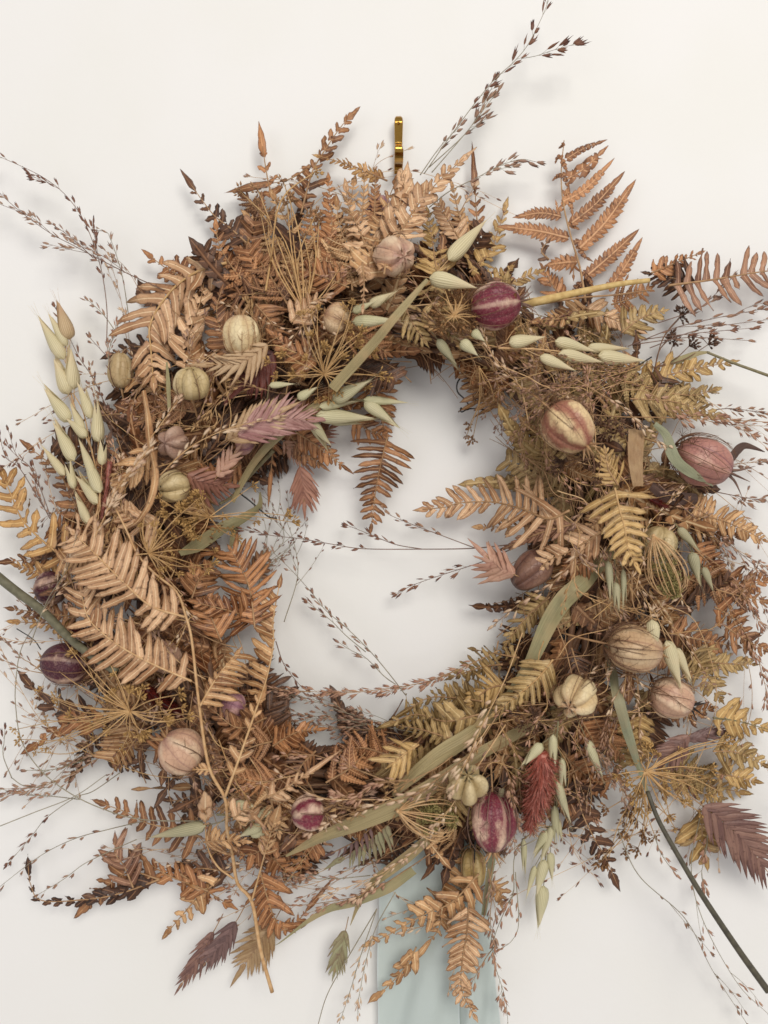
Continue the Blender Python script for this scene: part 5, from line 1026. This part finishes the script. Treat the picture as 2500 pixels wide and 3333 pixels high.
g_('G','720,950 560,1060 450,1100 280,1220 190,1330 45,1500',13,'thin grass stalk pointing to the lower left','dark','grey',.45,44,d=(120,70))
g_('G','860,1240 650,1290 450,1345 240,1450 -10,1640',10,'thin long grass stalk with few seeds running to the left edge','mauve','grey',.25,48,d=(120,70))
g_('G','820,1350 640,1430 500,1500 380,1590 230,1680',8,'lowest thin grass stalk at the lower left','mauve','grey',.3,46,d=(110,70))
g_('G','480,1110 300,1090 130,1080 0,1045',10,'pinkish grass sprig at the left edge, lower left','pink','grey',.3,44,br=1,d=(90,80))
stemobj('G','1230,1240 850,1230 600,1160 400,1060 240,930 130,760 95,560 95,400 130,200 240,20',3.4,2.4,sm('grey'),'long bare looping grass stem at the far left',d=(150,90),m=70)
stemobj('G','0,1270 200,1190 450,1090 640,960',2.8,2.2,sm('grey'),'bare thin stem slanting at the lower left',d=(80,100))
g_('G','70,980 20,850 25,760 30,690',6,'dark seeds on a hooked stalk at the left edge','dark','grey',.5,46,d=(80,80))
stemobj('G','70,980 150,1030 300,1040',2.6,2.2,sm('grey'),'thin hooked stalk end at the left edge',d=(80,90))
g_('G','260,350 180,290 130,260 20,155',12,'small grass spray pointing up left beside the plum pod','tan','tan',.1,42,d=(120,80))
g_('G','300,360 150,330 0,265',9,'tan grass stalk reaching the left edge beside the plum pod','tan','tan',.3,44,d=(120,80))
g_('C','820,1340 1100,1230 1400,1160 1720,1100',12,'purple grass stalk running to the right edge, uppermost','mauve','mauve',.2,60,br=2,d=(150,90),lax=.5)
g_('C','900,1300 1150,1270 1350,1250 1570,1230',7,'purple grass stalk pointing right below the uppermost','dark','mauve',.3,58,d=(140,90),lax=.4)
g_('C','850,1330 1150,1290 1300,1290 1540,1306',7,'thin purple grass stalk pointing right, third one down','mauve','mauve',.3,54,d=(140,80),lax=.4)
g_('C','1000,1200 1150,1150 1250,1110 1440,935',8,'grass stalk pointing up to the long fingered fern at the right','tan','mauve',.3,54,br=1,d=(140,90),lax=.5)
g_('C','950,1350 1250,1240 1659,1180',8,'thin purple grass stalk between the dark umbel heads','mauve','mauve',.3,50,d=(120,80),lax=.5)
for i,(s,l) in enumerate((('950,1440 700,1500 450,1560 200,1600','level mauve grass spray under the oat row, uppermost'),('900,1460 600,1560 400,1659 250,1760','mauve grass spray raking left toward the looped wire'),('880,1480 560,1450 250,1460 40,1500','mauve grass spray pointing left below the maroon pod'),
      ('760,1500 420,1480 120,1560 -80,1700','mauve grass spray reaching to the hanging gold seed heads'),('860,1500 700,1600 560,1720 400,1800','mauve grass spray falling left of the rust streaked pod'),('640,1500 380,1600 220,1760 130,1900','thin mauve grass spray hanging into the top right of the hole'),
      ('560,1520 330,1640 180,1850 200,2060','long drooping mauve grass spray at the top right of the hole'),('700,1560 460,1720 330,1900 330,2060','drooping grass spray left of the rust streaked pod'),('460,1560 250,1620 90,1740 20,1850','fine dark grass spray beside the looped wire'),
      ('1100,1620 850,1560 640,1500 420,1440','mauve grass spray pointing left over the oat row'))):
    g_('C',s,26,l,('mauve','pink','tan')[i%3],('tan','gold')[i%2],.12,29,br=4,dz=60 if i<5 else 30,blen=.36,spread=.42,sr=1.2)
g_('F','560,275 800,290 1000,292 1350,305 1700,322',10,'straight pink stalk running right above the largest pod','pink','ltan' if 0 else 'tan',.5,50,dz=60,d=(300,170),sr=2)
g_('F','700,150 900,130 1150,260 1380,330 1659,345',22,'pinkish grass spray bending over above the largest pod','pink','tan',.2,50,br=3,d=(290,120))
g_('F','500,60 650,150 780,230 950,390 1090,500',20,'pale seeded grass spray in front of the domed seed head','pale','tan',.3,46,dz=100)
g_('F','650,975 510,1130 360,1290 200,1385 10,1540',22,'pale pink grass spray crossing the right cluster and the green strap','pale','tan',.15,56,dz=110)
g_('F','1000,690 1200,880 1400,1030 1659,1250',18,'thin mauve grass stalk slanting to the right edge','pink','mauve',.4,46,d=(260,110),br=2)
g_('F','1350,740 1500,770 1659,800',8,'short mauve grass sprig at the right edge below the largest pod','mauve','mauve',.2,46,br=2,d=(110,80))
g_('F','1330,600 1480,570 1640,560',9,'tan grass sprig right of the largest pod tip','tan','tan',.2,46,br=2,d=(130,90))
g_('F','1300,250 1450,240 1640,270',10,'rusty grass sprig at the right edge above the largest pod','mauve','mauve',.2,46,br=2,d=(110,80))
g_('F','1280,1120 1440,1250 1560,1450 1659,1560',18,'pink grass spray at the far right edge','pink','pink' if 0 else 'tan',.2,46,br=3,d=(170,100))
g_('I','1470,20 1580,220 1640,420 1680,560',16,'pink grass spray hanging down the right edge','pink','tan',.1,44,br=3,d=(140,90))
g_('I','480,640 600,800 720,960 840,1120',26,'tan grass spray in front of the russet leaves, lower right','tan','tan',.1,44,br=5,dz=60)
g_('I','700,560 690,700 700,820 740,940',20,'upright brown grass sprig left of the grey green strap','mauve','brown',.1,38,br=4,dz=40)
g_('I','-20,780 100,950 130,1150 140,1420',24,'pinkish grass spray hanging beside the bottom maroon pod','pink','tan',.2,46,br=3,dz=80)
g_('I','980,1330 1010,1420 1060,1500 1110,1560',8,'small pink grass sprig below the brown knobbly heads','pink','grey',.1,50,d=(100,80))
g_('I','1300,1230 1290,1400 1260,1560 1290,1659',10,'red brown grass sprig hanging at the lower right','pink','grey',.2,50,br=2,d=(100,80))
g_('S','2010,2700 2080,2850 2230,2990 2320,3160 2430,3330',9,'grass stalk with few seeds beside the thick dark stem','mauve','grey',.3,24,br=2,d=(110,70))
g_('S','2280,2650 2250,2830 2290,3000 2400,3200 2500,3300',10,'thin looping grass sprig in the lower right corner','pink','grey',.3,22,br=2,d=(110,70))
g_('D','1100,1660 1200,1450 1150,1200 1180,1100',14,'fine olive grass spray in the left of the hole, upper','tan','olive',.2,26,br=5,d=(130,80),spread=.6,blen=.5)
g_('D','1420,1560 1500,1250 1600,1050 1560,800',14,'fine dark seeded wisps curling in the left of the hole','dark','grey',.2,26,br=6,d=(110,60),spread=.5,blen=.5)
g_('E','60,1350 130,1150 230,1000 100,700',14,'very fine wisps with tiny dark seeds left in the hole','dark','grey',.2,24,br=6,d=(100,50),spread=.5,blen=.5)
g_('E','230,1520 310,1250 290,1050 210,820',12,'very fine looping wisps right of the other wisps in the hole','dark','grey',.3,22,br=5,d=(90,50),spread=.5,blen=.5)
g_('E','-150,1240 0,1290 120,1180 250,1120',12,'fine wisps over the rolled finger fern','tan','grey',.2,22,br=4,d=(120,60),spread=.5,blen=.5)
for q in range(74):
    t = rng.uniform(0, 360) if q < 50 else rng.uniform(-60, 60); f0 = rng.uniform(.2, .6); sg = rng.choice([-1, 1]); pts = []
    for i in range(5):
        tt = t+sg*i*rng.uniform(5, 8); ff = f0+i*rng.uniform(.02, .14); a_, b_ = rr(RI, tt), rr(RO, tt); rad_ = a_+(b_-a_)*ff
        pts.append('%.0f,%.0f' % (CX+rad_*math.cos(math.radians(tt)), CY-rad_*math.sin(math.radians(tt))))
    tz = (t+180) % 360-180; zz = next((n for n, a0, a1 in (('right', -22, 22), ('upper right', 22, 67), ('top', 67, 112), ('upper left', 112, 157), ('lower right', -67, -22), ('bottom', -112, -67), ('lower left', -157, -112)) if a0 <= tz < a1), 'left')
    ck = ('tan', 'pink', 'pale', 'gold')[q % 4]; cw = dict(tan='tan', pink='pinkish', pale='cream', gold='golden')[ck]
    lb = 'thin grass with tiny %s seeds, woven in among the %s ferns' % (cw, zz)
    grass('S', ' '.join(pts), 16, lb, ck, ('tan', 'gold', 'straw')[q % 3], .25, 21, br=2, dz=rng.uniform(5, 60), group='%s seeded grasses woven in at the %s' % (cw, zz))
ZN = (('right', -28, 22, 13), ('lower right', -70, -28, 11), ('bottom', -112, -70, 9), ('lower left', -160, -112, 12), ('left', 170, 200, 8), ('upper left', 125, 165, 7), ('top', 70, 115, 6), ('upper right', 25, 65, 6))
for zn, a0, a1, cnt in ZN:
    for q in range(cnt):
        t = a0+(a1-a0)*(q+rng.uniform(0, 1))/cnt; f0 = rng.uniform(.55, .85); sw = rng.normal()*5; pts = []; rch = rng.uniform(.09, .22)
        for i in range(5):
            tt = t+sw*i*i*.3+rng.normal()*.6; a_, b_ = rr(RI, tt), rr(RO, tt); rad_ = a_+(b_-a_)*(f0+i*rch)
            pts.append('%.0f,%.0f' % (CX+rad_*math.cos(math.radians(tt)), CY-rad_*math.sin(math.radians(tt))+i*i*3))
        ck = ('tan', 'pink', 'tan', 'pale', 'dark')[q % 5]; cw = dict(tan='tan', pink='pinkish', pale='cream', dark='dark')[ck]
        grass('S', ' '.join(pts), 11, 'hair thin grass wisp with tiny %s seeds poking out of the %s rim' % (cw, zn), ck, ('tan', 'straw', 'gold')[q % 3], .35, 20, br=2, dz=rng.uniform(-20, 40), sr=1.15, group='%s seeded grass wisps round the %s rim' % (cw, zn))
print('objects', len(bpy.data.objects), 'tris', sum(len(o.data.polygons) for o in bpy.data.objects if o.type == 'MESH'))
